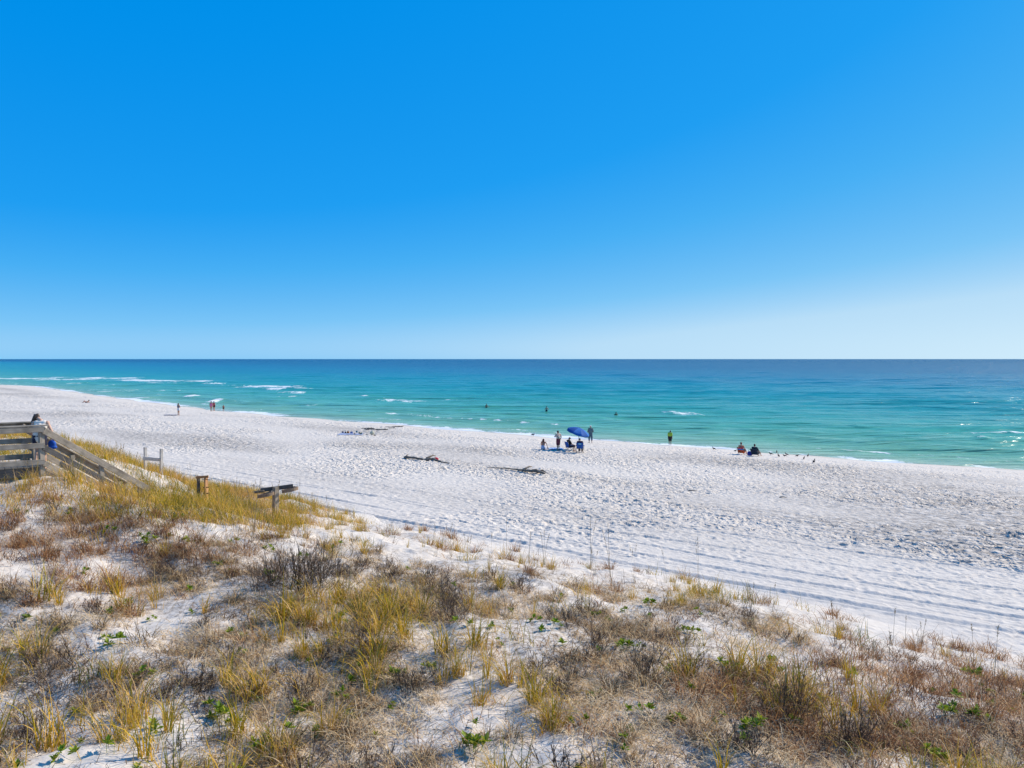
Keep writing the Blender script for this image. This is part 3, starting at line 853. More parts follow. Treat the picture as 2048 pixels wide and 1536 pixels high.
gauss = lambda x, m, s: np.exp(-((x - m) / s) ** 2)
def brow(px, py): return py - np.interp(px, [0, 300, 450, 560, 720, 900, 1100, 1300, 1450, 1600, 1750, 1900, 2048], [950, 985, 1000, 1035, 1040, 1085, 1115, 1150, 1165, 1215, 1260, 1285, 1330])

# golden tufts -------------------------------------------------------------
def p_gold_steps(X, Y, px, py, dm, v):
    crest = 0.9 * (px < 600) * (brow(px, py) < 28)
    left = gauss(px, 390, 190) * gauss(py, 1010, 40) * 1.6 + gauss(px, 120, 170) * gauss(py, 985, 25) * 1.0
    return np.clip(left + crest * (px > 300) + 0.35 * (px < 330) * (py < 965), 0, 1) * .4
def p_gold_brow(X, Y, px, py, dm, v):
    return np.clip(gauss(brow(px, py), 45, 50) * (0.15 + 0.9 * gauss(px, 1385, 45) + 0.5 * gauss(px, 640, 110) + 0.3 * vnoise(X / 2, Y / 2, 335)) * (px > 520), 0, 1)
def p_gold_fore(X, Y, px, py, dm, v):
    return np.clip(0.22 + 0.9 * vnoise(X / 1.6, Y / 1.6, 331) + 0.4 * gauss(px, 750, 200) * gauss(py, 1290, 60), 0, .8) * sstep(90, 190, brow(px, py)) * .4
for x, y, px, py, dm, v in sample(85, p_gold_steps, 401):
    where = 'in front of the landing' if px < 150 and py > 955 else ('beyond the steps' if py < 968 else ('at the foot of the steps' if px < 340 else ('around the rust stained plank' if px < 470 else 'around the hoop stand')))
    sc = rnd.uniform(1.0, 1.5)
    put(GOLD, x, y, sc, size(sc, 1.15, 1.35) + 'golden green grass tuft ' + where, 'grass tuft', 'golden tufts by the steps')
for x, y, px, py, dm, v in sample(95, p_gold_brow, 406):
    sc = rnd.uniform(0.6, 1.05)
    put(GOLD if rnd.random() < .5 else GOLDS, x, y, sc, size(sc, .72, .92) + 'golden grass tuft on the dune brow against the beach, ' + ('left' if px < 700 else 'centre left' if px < 1000 else 'centre' if px < 1300 else 'centre right' if px < 1550 else 'far right'), 'grass tuft', 'golden tufts on the dune brow')
for x, y, px, py, dm, v in sample(120, p_gold_fore, 407):
    put_z(GOLD if rnd.random() < .7 else GOLDS, x, y, px, py, rnd.uniform(0.8, 1.55), 1.0, 1.3, 'golden arching grass tuft', 'grass tuft', 'golden tufts in the foreground')

# dry clumps ---------------------------------------------------------------
def p_dry(X, Y, px, py, dm, v):
    return np.clip(0.25 + 1.4 * v, 0.03, 1) * sstep(20, 120, brow(px, py)) * 0.6
for x, y, px, py, dm, v in sample(300, p_dry, 402):
    put_z(DRY, x, y, px, py, rnd.uniform(0.5, 1.1), .68, .95, 'curly dry straw grass clump', 'dry grass', 'dry grass clumps on the dune', 0.2)

def p_red(X, Y, px, py, dm, v):
    a = gauss(px, 170, 200) * gauss(py, 1100, 70) * 1.6 + gauss(px, 1780, 320) * gauss(py, 1440, 100) * 1.4 + gauss(px, 1600, 60) * gauss(py, 1420, 60)
    return np.clip(a + 0.04, 0, 1) * 0.7
for x, y, px, py, dm, v in sample(220, p_red, 403):
    put_z(RED, x, y, px, py, rnd.uniform(0.6, 1.2), .75, 1.05, 'russet brown grass clump', 'dry grass', 'russet grass clumps on the dune', 0.2)

# shrubs -------------------------------------------------------------------
def p_twig(X, Y, px, py, dm, v): return np.clip(0.2 + 1.0 * v, 0.02, .8) * sstep(30, 110, brow(px, py)) * .5
for x, y, px, py, dm, v in sample(130, p_twig, 404):
    put_z(TWIG, x, y, px, py, rnd.uniform(0.6, 1.3), .8, 1.1, 'leafless low twiggy shrub', 'shrub', 'leafless shrubs on the dune', 0.25, zs=0.75)
for px, py, sc, lab in ((600, 1190, 1.5, 'big rounded leafless grey brown shrub left of centre, largest on the dune'), (545, 1172, 0.95, 'leafless brown shrub against the left side of the biggest shrub'), (640, 1165, 0.95, 'leafless shrub leaning behind the right side of the biggest shrub'),
                        (1590, 1445, 0.85, 'dense dark brown shrub tangled with grass at lower right'), (900, 1240, 0.75, 'spreading bare dark shrub in the middle of the dune slope'),
                        (1290, 1370, 0.75, 'dark tangled leafless shrub below the middle of the dune'), (1700, 1500, 0.75, 'dark brush tangle at the bottom right edge of the dune'),
                        (730, 1310, 0.65, 'dark rounded shrub beneath curling dry grass, low centre left'), (1490, 1240, 0.5, 'open black twigged shrub on the bare sand of the dune brow'),
                        (60, 1490, 0.7, 'dark tangled shrub in the bottom left corner')):
    p = hit(px, py)
    put(BIGTWIG, p[0], p[1], sc, lab, 'shrub', None, 0.1, zs=0.85)

# green plants -------------------------------------------------------------
def p_ros(X, Y, px, py, dm, v): return (0.10 + 0.35 * gauss(px, 420, 160) * gauss(py, 1080, 45) + 0.16 * sstep(1180, 1350, py)) * sstep(30, 90, brow(px, py))
for x, y, px, py, dm, v in sample(160, p_ros, 405):
    put_z(ROS, x, y, px, py, rnd.uniform(0.8, 1.6), 1.0, 1.35, 'bright green leafy plant', 'plant', 'small green plants on the dune', 0.15)

# sea oats -----------------------------------------------------------------
oats = [(505, 1065), (560, 1040), (872, 1112), (903, 1112), (935, 1150), (980, 1118), (1013, 1108), (1225, 1172), (1270, 1165), (1190, 1150), (1180, 1140), (1672, 1290), (1810, 1288), (1838, 1292), (1783, 1292),
        (1742, 1400), (1778, 1370), (700, 1230), (1395, 1200), (300, 985), (322, 985), (345, 990), (268, 970), (440, 1000), (475, 1008), (520, 1012), (620, 1040), (600, 1030), (655, 1040), (240, 965), (170, 960),
        (1545, 1225), (1990, 1370), (1500, 1215), (1950, 1340), (60, 985), (380, 995), (1090, 1130), (1060, 1125), (1330, 1165)]
for px, py in oats:
    p = hit(px, py)
    put(STALK, p[0], p[1], rnd.uniform(1.0, 1.6), 'tall thin sea oat stalk with seed head, ' + ('by the steps' if px < 360 else 'by the hoop stand' if px < 680 else 'on the centre left brow' if px < 1050 else 'on the centre brow' if px < 1350 else 'on the right brow' if px < 1700 else 'at the far right'), 'sea oat', 'sea oat stalks along the dune', 0.05)

XY = np.array([o.location[:2] for o in PLANTS])
for o, z in zip(PLANTS, base_h(XY[:, 0], XY[:, 1]) + detail_h(XY[:, 0], XY[:, 1])): o.location.z += float(z)

# what nobody could count: matted dry blades and twig litter -----------------
def stuff(name, pts, n_per, spread, lens, th0, th1, wid, seg, mat, label, tintr, scale=None):
    k = len(pts); n = k * n_per
    c = np.repeat(pts[:, :2], n_per, 0) + rg.normal(0, spread, (n, 2))
    z = base_h(c[:, 0], c[:, 1]) + detail_h(c[:, 0], c[:, 1])
    keep = dune_mask(c[:, 0], c[:, 1]) > -0.1
    c = c[keep]; z = z[keep]; n = len(c)
    V, f, tt, bi, _ = ribbons(np.concatenate([c, z[:, None] - 0.005], 1), U(0, 6.283, n), U(lens[0], lens[1], n), U(th0[0], th0[1], n), U(th1[0], th1[1], n), U(wid[0], wid[1], n), seg, 1.2, U(-1, 1, n), .3)
    me = np_mesh(name, V, [f], mat)
    attr(me, 'tint', np.clip(np.repeat(np.repeat(1.1 * fbm(pts[:, 0] / 1.1, pts[:, 1] / 1.1, 351, 2) + rg.uniform(-.15, .15, k), n_per)[keep], (seg + 1) * 2) + U(tintr[0], tintr[1], n)[bi], 0, 1))
    o = obj(name, me); tag(o, label, None, None, 'stuff'); o['category'] = 'dry grass'
    return o
stuff('golden_grass_mat', sample(2200, lambda X, Y, px, py, dm, v: np.clip(p_gold_steps(X, Y, px, py, dm, v) * 2.6 + 0.5 * p_gold_fore(X, Y, px, py, dm, v) + .12 * p_gold_brow(X, Y, px, py, dm, v), 0, 1), 414), 20, 0.14, (0.18, 0.66), (0.0, .6), (0.3, 2.8), (0.008, 0.014), 4, M_GOLD, 'golden green grass filling the gaps between the tufts', (0.05, 1.0))
cover = lambda X, Y, px, py, dm, v: np.clip(0.42 + 2.4 * v, 0.04, 1) * sstep(15, 110, brow(px, py))
stuff('dry_grass_mat', sample(2300, lambda *a: cover(*a) * .55, 411), 16, 0.13, (0.14, 0.42), (0.2, 1.1), (1.5, 3.4), (0.007, 0.014), 4, M_DRY, 'matted dry grass and stems covering the dune sand', (0.15, 1.05))
stuff('russet_grass_mat', sample(900, lambda *a: np.clip(p_red(*a), 0, 1), 412), 18, 0.13, (0.16, 0.48), (0.1, .8), (0.8, 3.0), (0.007, 0.012), 4, M_RED, 'matted russet stems between the grass clumps', (0.05, 1.0))
stuff('twig_litter', sample(5200, lambda X, Y, px, py, dm, v: np.clip(0.4 + 1.3 * v, 0.12, 1) * sstep(5, 100, brow(px, py)), 413), 8, 0.22, (0.06, 0.26), (1.1, 1.62), (1.2, 1.8), (0.006, 0.012), 2, M_TWIG, 'fine twigs and broken stems scattered over the sand', (0.0, 1.0))
#NEXT2
# ------------------------------------------------------------------ bodies: capsules fused into one skin
class Soup:
    def __init__(self): self.v = []; self.f3 = []; self.f4 = []; self.n = 0
    def add(self, V, F):
        self.v.append(np.asarray(V, float)); self.f4.append(np.asarray(F) + self.n); self.n += len(V)
    def cap(self, p0, p1, r0, r1=None, seg=10):
        r1 = r0 if r1 is None else r1
        p0 = np.array(p0, float); p1 = np.array(p1, float)
        d = p1 - p0; L = np.linalg.norm(d)
        d = d / L if L > 1e-6 else np.array([0, 0, 1.0])
        ref = np.array([0, 0, 1.0]) if abs(d[2]) < .9 else np.array([1.0, 0, 0])
        x = np.cross(d, ref); x /= np.linalg.norm(x); y = np.cross(d, x)
        rings = []
        for a in (-85, -60, -30, 0): rings.append((p0 + d * r0 * math.sin(R(a)), r0 * math.cos(R(a))))
        for a in (0, 30, 60, 85): rings.append((p1 + d * r1 * math.sin(R(a)), r1 * math.cos(R(a))))
        self._rings(rings, x, y, seg)
    def ell(self, c, rad, ax=None, seg=12):
        c = np.array(c, float)
        ax = np.eye(3) if ax is None else ax
        V = []
        st = 9
        for i in range(st):
            la = math.pi * (-0.47 + 0.94 * i / (st - 1))
            for k in range(seg):
                lo = 2 * math.pi * k / seg
                p = np.array([math.cos(la) * math.cos(lo) * rad[0], math.cos(la) * math.sin(lo) * rad[1], math.sin(la) * rad[2]])
                V.append(c + ax @ p)
        self._strip(V, st, seg)
    def _rings(self, rings, x, y, seg):
        V = []
        for c, r in rings:
            for k in range(seg):
                a = 2 * math.pi * k / seg; V.append(c + x * math.cos(a) * r + y * math.sin(a) * r)
        self._strip(V, len(rings), seg)
    def _strip(self, V, n, seg):
        F = [(i * seg + k, i * seg + (k + 1) % seg, (i + 1) * seg + (k + 1) % seg, (i + 1) * seg + k) for i in range(n - 1) for k in range(seg)]
        b = self.n; m = len(V)
        c0 = np.mean(V[:seg], 0); c1 = np.mean(V[-seg:], 0)
        V = list(V) + [c0, c1]
        self.v.append(np.array(V))
        self.f4.append(np.array(F) + b)
        t = [(m, (k + 1) % seg, k) for k in range(seg)] + [(m + 1, m - seg + k, m - seg + (k + 1) % seg) for k in range(seg)]
        self.f3.append(np.array(t) + b); self.n += len(V)
    def raw(self, name, mat): return np_mesh(name, np.concatenate(self.v), [np.concatenate(self.f4)] + ([np.concatenate(self.f3)] if self.f3 else []), mat)
    def fuse(self, name, mat, voxel=0.012, smooth=4):
        me = self.raw(name + '_raw', None)
        o = bpy.data.objects.new('tmp', me); COL.objects.link(o)
        m = o.modifiers.new('r', 'REMESH'); m.mode = 'VOXEL'; m.voxel_size = voxel; m.use_smooth_shade = True
        s = o.modifiers.new('s', 'SMOOTH'); s.factor = 0.5; s.iterations = smooth
        dg = bpy.context.evaluated_depsgraph_get()
        out = bpy.data.meshes.new_from_object(o.evaluated_get(dg))
        bpy.data.objects.remove(o); bpy.data.meshes.remove(me)
        out.name = name; out.materials.clear()
        if mat: out.materials.append(mat)
        return out

def skin_mat(name, c): return simple(name, c, 0.5, 0.06, 5)
SK_TAN = skin_mat('skin_tan', (0.42, 0.22, 0.13)); SK_FAIR = skin_mat('skin_fair', (0.60, 0.36, 0.25)); SK_RED = skin_mat('skin_sunburnt', (0.50, 0.22, 0.13)); SK_DK = skin_mat('skin_brown', (0.22, 0.11, 0.065))
HAIR_DK = simple('hair_dark', (0.018, 0.013, 0.011), 0.5, 0.2, 30); HAIR_BR = simple('hair_brown', (0.07, 0.04, 0.022), 0.5, 0.3, 40); HAIR_RD = simple('hair_auburn', (0.14, 0.04, 0.02), 0.5, 0.2, 30)
HAIR_GR = simple('hair_grey', (0.25, 0.22, 0.2), 0.6, 0.2, 30)
def cloth(name, c, var=0.1): return simple(name, c, 0.85, var, 8)

LR = (('L', -1), ('R', 1))
def J_stand(arm=None, lean=0.0, step=0.0, head=(0, 0), spread=0.05):
    J = {'pel': (0, 0, .53), 'chest': (0, lean * .2, .735), 'neck': (0, lean * .32, .845), 'head': (head[0], lean * .36 + .008 + head[1], .925 - .4 * (abs(head[0]) + abs(head[1])) ** 1.3)}
    for s, k in LR:
        st = step * k
        J['hip' + s] = (k * .048, 0, .52); J['kn' + s] = (k * spread, st * .45 + .012, .285); J['an' + s] = (k * spread, st, .045 + (.02 if st < 0 else 0)); J['toe' + s] = (k * (spread + .012), st + .095, .018)
        J['sh' + s] = (k * .105, lean * .28, .805)
        e = (k * .135, lean * .28 - .012, .64); w = (k * .135, lean * .28 + .035, .495)
        J['el' + s] = e; J['wr' + s] = w
    if arm: J.update(arm)
    return J
def J_sit(seat=.25, back=.10, knee_y=.26, knee_z=None, foot_y=.28, head=(0, 0), arm=None, foot_z=.045):
    kz = seat + .03 if knee_z is None else knee_z
    J = {'pel': (0, 0, seat), 'chest': (0, -back * .8, seat + .205), 'neck': (0, -back, seat + .315), 'head': (head[0], -back + .012 + head[1], seat + .395 - .3 * (abs(head[0]) + abs(head[1])))}
    for s, k in LR:
        J['hip' + s] = (k * .05, .01, seat - .01); J['kn' + s] = (k * .075, knee_y, kz); J['an' + s] = (k * .075, foot_y, foot_z); J['toe' + s] = (k * .08, foot_y + .09, foot_z - .025)
        J['sh' + s] = (k * .108, -back * .95, seat + .275); J['el' + s] = (k * .15, -back * .3 + .03, seat + .13); J['wr' + s] = (k * .105, .14, seat + .09)
    if arm: J.update(arm)
    return J

def person(label, loc, rz, H, J, skin, clothes, hair=None, hat=None, group=None, voxel=0.016, fat=1.0, cat='person'):
    """clothes: list of (part name, kind, material)"""
    J = {k: np.array(v, float) * H for k, v in J.items()}
    h = H * fat
    root = empty('person', loc, rz, label, cat, group)
    hx = J['hipR'] - J['hipL']; hx /= np.linalg.norm(hx)
    sx = J['shR'] - J['shL']; sx /= np.linalg.norm(sx)
    def torso(S, g, lo=0.0, hi=1.0):
        p = J['pel'] + (J['chest'] - J['pel']) * lo; c = J['pel'] + (J['chest'] - J['pel']) * hi
        for k in (-1, 1):
            S.cap(p + hx * k * .038 * h, c + sx * k * .045 * h, (.050 + g) * h, (.054 + g) * h)
        S.cap(p, c, (.058 + g) * h, (.062 + g) * h)
    def limb(S, a, b, r0, r1, f=1.0, g=0.0):
        e = J[a] + (J[b] - J[a]) * f
        S.cap(J[a], e, (r0 + g) * h, (r0 + (r1 - r0) * f + g) * h)
    B = Soup()
    torso(B, 0)
    B.cap(J['shL'], J['shR'], .036 * h)
    B.cap(J['chest'], J['neck'], .045 * h, .034 * h)
    B.cap(J['neck'], J['head'], .030 * H, .034 * H)
    hd = J['head'] - J['neck']; hd /= np.linalg.norm(hd)
    fw = np.cross(hd, sx) * -1.0
    if fw[1] < 0: fw = -fw
    ax = np.stack([np.cross(fw, hd), fw, hd], 1)
    B.ell(J['head'], (.043 * H, .053 * H, .065 * H), ax)
    B.cap(J['head'] + ax @ np.array([0, .048, -.012]) * H, J['head'] + ax @ np.array([0, .060, -.018]) * H, .009 * H, .008 * H, 8)      # nose
    B.ell(J['head'] + ax @ np.array([0, .022, -.045]) * H, (.030 * H, .032 * H, .024 * H), ax)                                         # jaw
    for k in (-1, 1): B.ell(J['head'] + ax @ np.array([k * .045, -.004, -.008]) * H, (.007 * H, .012 * H, .018 * H), ax, 8)             # ears
    for s, k in LR:
        limb(B, 'hip' + s, 'kn' + s, .051, .033); limb(B, 'kn' + s, 'an' + s, .033, .019)
        m = J['kn' + s] * .7 + J['an' + s] * .3; B.ell(m - np.array([0, .006 * H, 0]), (.031 * h, .033 * h, .05 * h))
        B.cap(J['an' + s] - np.array([0, .018 * H, .022 * H]), J['toe' + s], .020 * H, .016 * H)
        limb(B, 'sh' + s, 'el' + s, .030, .022); limb(B, 'el' + s, 'wr' + s, .022, .0145)
        d = J['wr' + s] - J['el' + s]; d /= np.linalg.norm(d)
        wv = np.cross(d, np.array([0, 1.0, 0.2])); wv /= np.linalg.norm(wv)
        pal = J['wr' + s] + d * .042 * H
        B.cap(J['wr' + s], pal - wv * .01 * H, .014 * H, .015 * H, 8); B.cap(J['wr' + s], pal + wv * .01 * H, .014 * H, .015 * H, 8)
        for q, (o, ln) in enumerate(((-.017, .034), (-.006, .042), (.006, .040), (.017, .031))):
            b0 = pal + wv * o * H; b1 = b0 + d * ln * .55 * H; b2 = b1 + (d * .8 + np.array([0, .5, -.1])) * ln * .5 * H
            B.cap(b0, b1, .0062 * H, .0056 * H, 6); B.cap(b1, b2, .0056 * H, .0048 * H, 6)
        t0 = J['wr' + s] + d * .016 * H + wv * .014 * H * (1 if k < 0 else -1)
        B.cap(t0, t0 + (d * .03 + wv * .02 * (1 if k < 0 else -1) + np.array([0, .012, 0])) * H, .0075 * H, .006 * H, 6)
    body = obj('body', B.fuse('body', skin, voxel, 3), root)
    for nm, kind, mat in clothes:
        S = Soup(); g = .012
        if kind in ('shirt', 'tank'):
            torso(S, g, -0.05, 1.0); S.cap(J['chest'], J['neck'] * .5 + J['chest'] * .5, (.05 + g) * h, .045 * h)
            if kind == 'shirt':
                S.cap(J['shL'], J['shR'], (.038 + g) * h)
                for s, k in LR: limb(S, 'sh' + s, 'el' + s, .033, .029, .78, g)
            else:
                S.cap(J['shL'] * .8 + J['shR'] * .2, J['shR'] * .8 + J['shL'] * .2, (.034 + g) * h)
        elif kind == 'longshirt':
            torso(S, g, -0.05, 1.0); S.cap(J['shL'], J['shR'], (.038 + g) * h)
            for s, k in LR: limb(S, 'sh' + s, 'el' + s, .033, .027, 1, g); limb(S, 'el' + s, 'wr' + s, .026, .02, .9, g)
        elif kind in ('shorts', 'shortshorts', 'pants', 'capri'):
            g = .015 if kind != 'shortshorts' else .010
            torso(S, g, -0.02, .22)
            fr = {'shorts': .82, 'shortshorts': .38, 'pants': 1.0, 'capri': 1.0}[kind]
            for s, k in LR:
                limb(S, 'hip' + s, 'kn' + s, .054, .042, fr, g)
                if kind == 'pants': limb(S, 'kn' + s, 'an' + s, .042, .034, .9, .008)
                if kind == 'capri': limb(S, 'kn' + s, 'an' + s, .042, .036, .5, .008)
        elif kind == 'top': torso(S, .008, .72, .95)
        elif kind == 'brief':
            torso(S, .008, -.05, .10)
            for s, k in LR: limb(S, 'hip' + s, 'kn' + s, .053, .045, .08, .006)
        elif kind == 'onepiece':
            torso(S, .008, -.05, .98)
        elif kind == 'skirt':
            torso(S, .016, -.1, .2)
            for s, k in LR: limb(S, 'hip' + s, 'kn' + s, .066, .062, .95, .012); limb(S, 'kn' + s, 'an' + s, .05, .05, .5, .012)
            S.cap(J['knL'], J['knR'], .05 * h); S.cap(J['pel'] - np.array([0, 0, .03 * H]), (J['knL'] + J['knR']) / 2, .09 * h, .06 * h)
        obj(nm, S.fuse(nm, mat, voxel, 3), root)
    if hair:
        mat, style = hair; S = Soup()
        S.ell(J['head'] + ax @ np.array([0, -.012, .012]) * H, (.049 * H, .054 * H, .062 * H), ax)
        S.ell(J['head'] + ax @ np.array([0, .01, .035]) * H, (.043 * H, .048 * H, .038 * H), ax)
        if style == 'long':
            for k in (-1, 0, 1):
                p = J['head'] + ax @ np.array([k * .028, -.035, 0]) * H
                S.cap(p, p + ax @ np.array([k * .012, -.012, -.10]) * H, .034 * H, .026 * H)
                S.cap(p + ax @ np.array([k * .012, -.012, -.10]) * H, p + np.array([k * .014, -.004, -.155]) * H, .026 * H, .014 * H)
        if style == 'bun':
            S.ell(J['head'] + ax @ np.array([0, -.03, .075]) * H, (.024 * H, .024 * H, .022 * H), ax)
        if style == 'bob':
            p = J['head'] + ax @ np.array([0, -.03, -.02]) * H
            S.cap(p, p + ax @ np.array([0, -.01, -.05]) * H, .043 * H, .036 * H)
        if style == 'loose':       # long hair falling forward over the left shoulder
            for k, ex in ((-.03, -.05), (-.01, -.03), (.02, -.01), (.035, .03)):
                p = J['head'] + ax @ np.array([k, -.03, .01]) * H
                S.cap(p, p + np.array([ex, -.01, -.11]) * H, .034 * H, .022 * H)
                S.cap(p + np.array([ex, -.01, -.11]) * H, p + np.array([ex * 1.3, .0, -.16]) * H, .022 * H, .010 * H)
        obj('hair', S.fuse('hair', mat, min(voxel, .010), 2), root)
    if hat:
        S = Soup()
        S.ell(J['head'] + ax @ np.array([0, -.004, .04]) * H, (.050 * H, .058 * H, .040 * H), ax)
        hm = obj('hat', S.fuse('hat', hat, .01, 2), root)
        S2 = Soup(); S2.ell(J['head'] + ax @ np.array([0, -.002, .026]) * H, (.090 * H, .096 * H, .006 * H), ax, 20)
        obj('brim', S2.raw('brim', hat), hm)
    return root, J

def at(px, py):
    p = hit(px, py); return (p[0], p[1], ground_d(p[0], p[1]))
face = lambda deg: R(deg)      # 0 looks out to sea (+Y), +90 looks left

# the woman coming down the steps
stp = ST_P0 + ST_SP * 0.72 + ST_S * 0.20
M_TOP = cloth('pale_tank_top', (0.84, 0.74, 0.62)); M_NAVY = cloth('navy_fabric', (0.012, 0.016, 0.045)); M_BLUEB = cloth('blue_bag_fabric', (0.015, 0.10, 0.45))
wJ = J_stand(lean=0.22, step=0.09, head=(-.075, .03), arm={'elR': (.175, .05, .66), 'wrR': (.165, .13, .54), 'elL': (-.165, .03, .66), 'wrL': (-.12, .13, .55), 'anL': (-.05, -.07, .135), 'toeL': (-.055, .02, .10), 'knL': (-.05, .03, .33), 'anR': (.05, .10, .03), 'toeR': (.055, .19, .012)})
person('person with long brown hair in pale tank top and navy shorts descending the wooden steps', (stp.x, stp.y, ST_Z - 0.20), R(14), 1.64, wJ, SK_FAIR,
       [('tank_top', 'tank', M_TOP), ('shorts', 'shortshorts', M_NAVY)], (HAIR_BR, 'loose'), voxel=0.008, fat=1.08)
def build_bag(name, loc, sc, mat, mat2, label, cat):
    root = empty(name, loc, rnd.uniform(-.5, .5), label, cat)
    S = Soup(); S.ell((0, 0, .16), (.17, .10, .17)); S.ell((.02, 0, .07), (.19, .12, .08)); S.ell((-.05, .01, .22), (.10, .08, .08))
    b = obj('bag_body', S.fuse('bag_body', mat, .015, 2), root)
    pts = [(-.10 + .2 * i / 8, 0, .30 + .14 * math.sin(math.pi * i / 8)) for i in range(9)]
    obj('strap', tube_mesh('strap', pts, [.012] * 9, mat2, 6), root)
    root.scale = (sc, sc, sc)
    return root
hnd = Vector((-13.30, 22.3, 0))
build_bag('blue_bag', (hnd.x, hnd.y, ST_Z + 0.36), 0.8, M_BLUEB, M_NAVY, 'blue cloth bag hanging from the hand of the person on the steps', 'bag')

# far left
person('person lying back on the sand with knees raised, alone at far left', at(172, 805.5), R(88), 1.72,
       {'pel': (0, 0, .055), 'chest': (0, -.18, .12), 'neck': (0, -.27, .19), 'head': (0, -.33, .25), 'hipL': (-.05, .01, .055), 'hipR': (.05, .01, .055), 'knL': (-.06, .17, .235), 'knR': (.06, .20, .20), 'anL': (-.06, .29, .04), 'anR': (.06, .34, .035),
        'toeL': (-.065, .38, .025), 'toeR': (.065, .43, .04), 'shL': (-.105, -.235, .155), 'shR': (.105, -.235, .155), 'elL': (-.14, -.31, .03), 'elR': (.14, -.31, .03), 'wrL': (-.13, -.19, .025), 'wrR': (.13, -.19, .025)},
       SK_RED, [('swim_shorts', 'brief', M_NAVY)], (HAIR_DK, 'short'))
M_WHITE = cloth('white_cotton', (0.72, 0.72, 0.72)); M_GREYB = cloth('grey_bikini', (0.16, 0.18, 0.22)); M_PINK = cloth('pink_swimwear', (0.62, 0.17, 0.33)); M_MAR = cloth('maroon_cloth', (0.16, 0.025, 0.045)); M_BLK = cloth('black_cloth', (0.012, 0.012, 0.016))
person('person in dark top and white shorts with arms folded beside a blue towel', at(357, 830.5), R(-25), 1.80,
       J_stand(arm={'elL': (-.15, .02, .66), 'wrL': (.02, .11, .675), 'elR': (.16, .03, .67), 'wrR': (.02, .13, .66)}, spread=.055), SK_TAN, [('bikini_top', 'top', M_GREYB), ('shorts', 'shortshorts', M_WHITE)], (HAIR_DK, 'bob'), fat=1.08)
person('person in pink swimsuit standing at water edge, nearer of the close pair on the left', at(422.5, 823), R(8), 1.78, J_stand(spread=.05), SK_TAN, [('swimsuit', 'onepiece', M_PINK)], (HAIR_DK, 'bun'), fat=1.12)
p = hit(427.5, 822.2)
person('person with red shoulder wrap half hidden behind the one in pink swimsuit', at(428, 822), R(-10), 1.74, J_stand(spread=.05), SK_RED, [('wrap_top', 'tank', cloth('red_wrap', (0.5, 0.10, 0.12))), ('trunks', 'shortshorts', M_BLK)], (HAIR_DK, 'short'), fat=1.05)
person('small bare chested child in dark trunks standing at the water edge', at(447, 823), R(15), 1.22, J_stand(spread=.05), SK_RED, [('trunks', 'shortshorts', M_BLK)], (HAIR_DK, 'short'))

# bathers: they stand on the sea bed
for px, py, deep, lab, sk, hr in ((973, 814.5, 0.40, 'bather chest deep in the green water, leftmost of three', SK_TAN, HAIR_DK), (1093, 823, 0.55, 'bather waist deep in the water, middle of three', SK_FAIR, HAIR_DK), (1232, 831, 0.34, 'bather shoulder deep in the water, rightmost of three', SK_DK, HAIR_DK)):
    q = hit(px, py, 0.0)
    person(lab, (q[0], q[1], -1.78 * (1 - deep)), R(rnd.uniform(-30, 30)), 1.78, J_stand(arm={'elL': (-.19, .06, .66), 'wrL': (-.2, .14, .62), 'elR': (.19, .06, .66), 'wrR': (.2, .14, .62)}), sk, [('trunks', 'shorts', M_NAVY)], (hr, 'short'))

# the umbrella party
M_DRESS = cloth('pale_blue_skirt', (0.50, 0.53, 0.68))
person('person with auburn hair in pale skirt kneeling on the sand left of the floral shirt', at(1086, 899.5), R(-15), 1.66,
       J_sit(seat=.12, back=-.10, knee_y=.17, knee_z=.05, foot_y=-.06, head=(0, .02), foot_z=.035, arm={'elR': (.17, .16, .28), 'wrR': (.20, .22, .14), 'elL': (-.15, .15, .28), 'wrL': (-.10, .24, .14)}),
       SK_RED, [('skirt', 'skirt', M_DRESS)], (HAIR_RD, 'long'))
kf = NB('floral_print'); vo = kf.n('ShaderNodeTexVoronoi'); vo.inputs['Scale'].default_value = 14.0; kf.l(kf.coord(), vo.inputs['Vector'])
spc = kf.n('ShaderNodeSeparateColor'); kf.l(vo.outputs['Color'], spc.inputs[0])
kf.l(kf.ramp(spc.outputs[0], [(0.0, (0.5, 0.48, 0.42)), (0.42, (0.40, 0.10, 0.07)), (0.58, (0.10, 0.16, 0.08)), (0.74, (0.62, 0.58, 0.50))], 'CONSTANT').outputs[0], kf.b.inputs['Base Color']); kf.b.inputs['Roughness'].default_value = .85
person('person in floral shirt and maroon shorts standing beside the blue umbrella with hand to face', at(1116.5, 900.8), R(40), 1.82,
       J_stand(head=(0, .02), arm={'elL': (-.15, .10, .69), 'wrL': (-.055, .13, .80), 'elR': (.17, -.03, .66), 'wrR': (.15, .03, .52)}), SK_TAN, [('floral_shirt', 'shirt', kf.m), ('shorts', 'shorts', M_MAR)], (HAIR_DK, 'short'), fat=1.05)

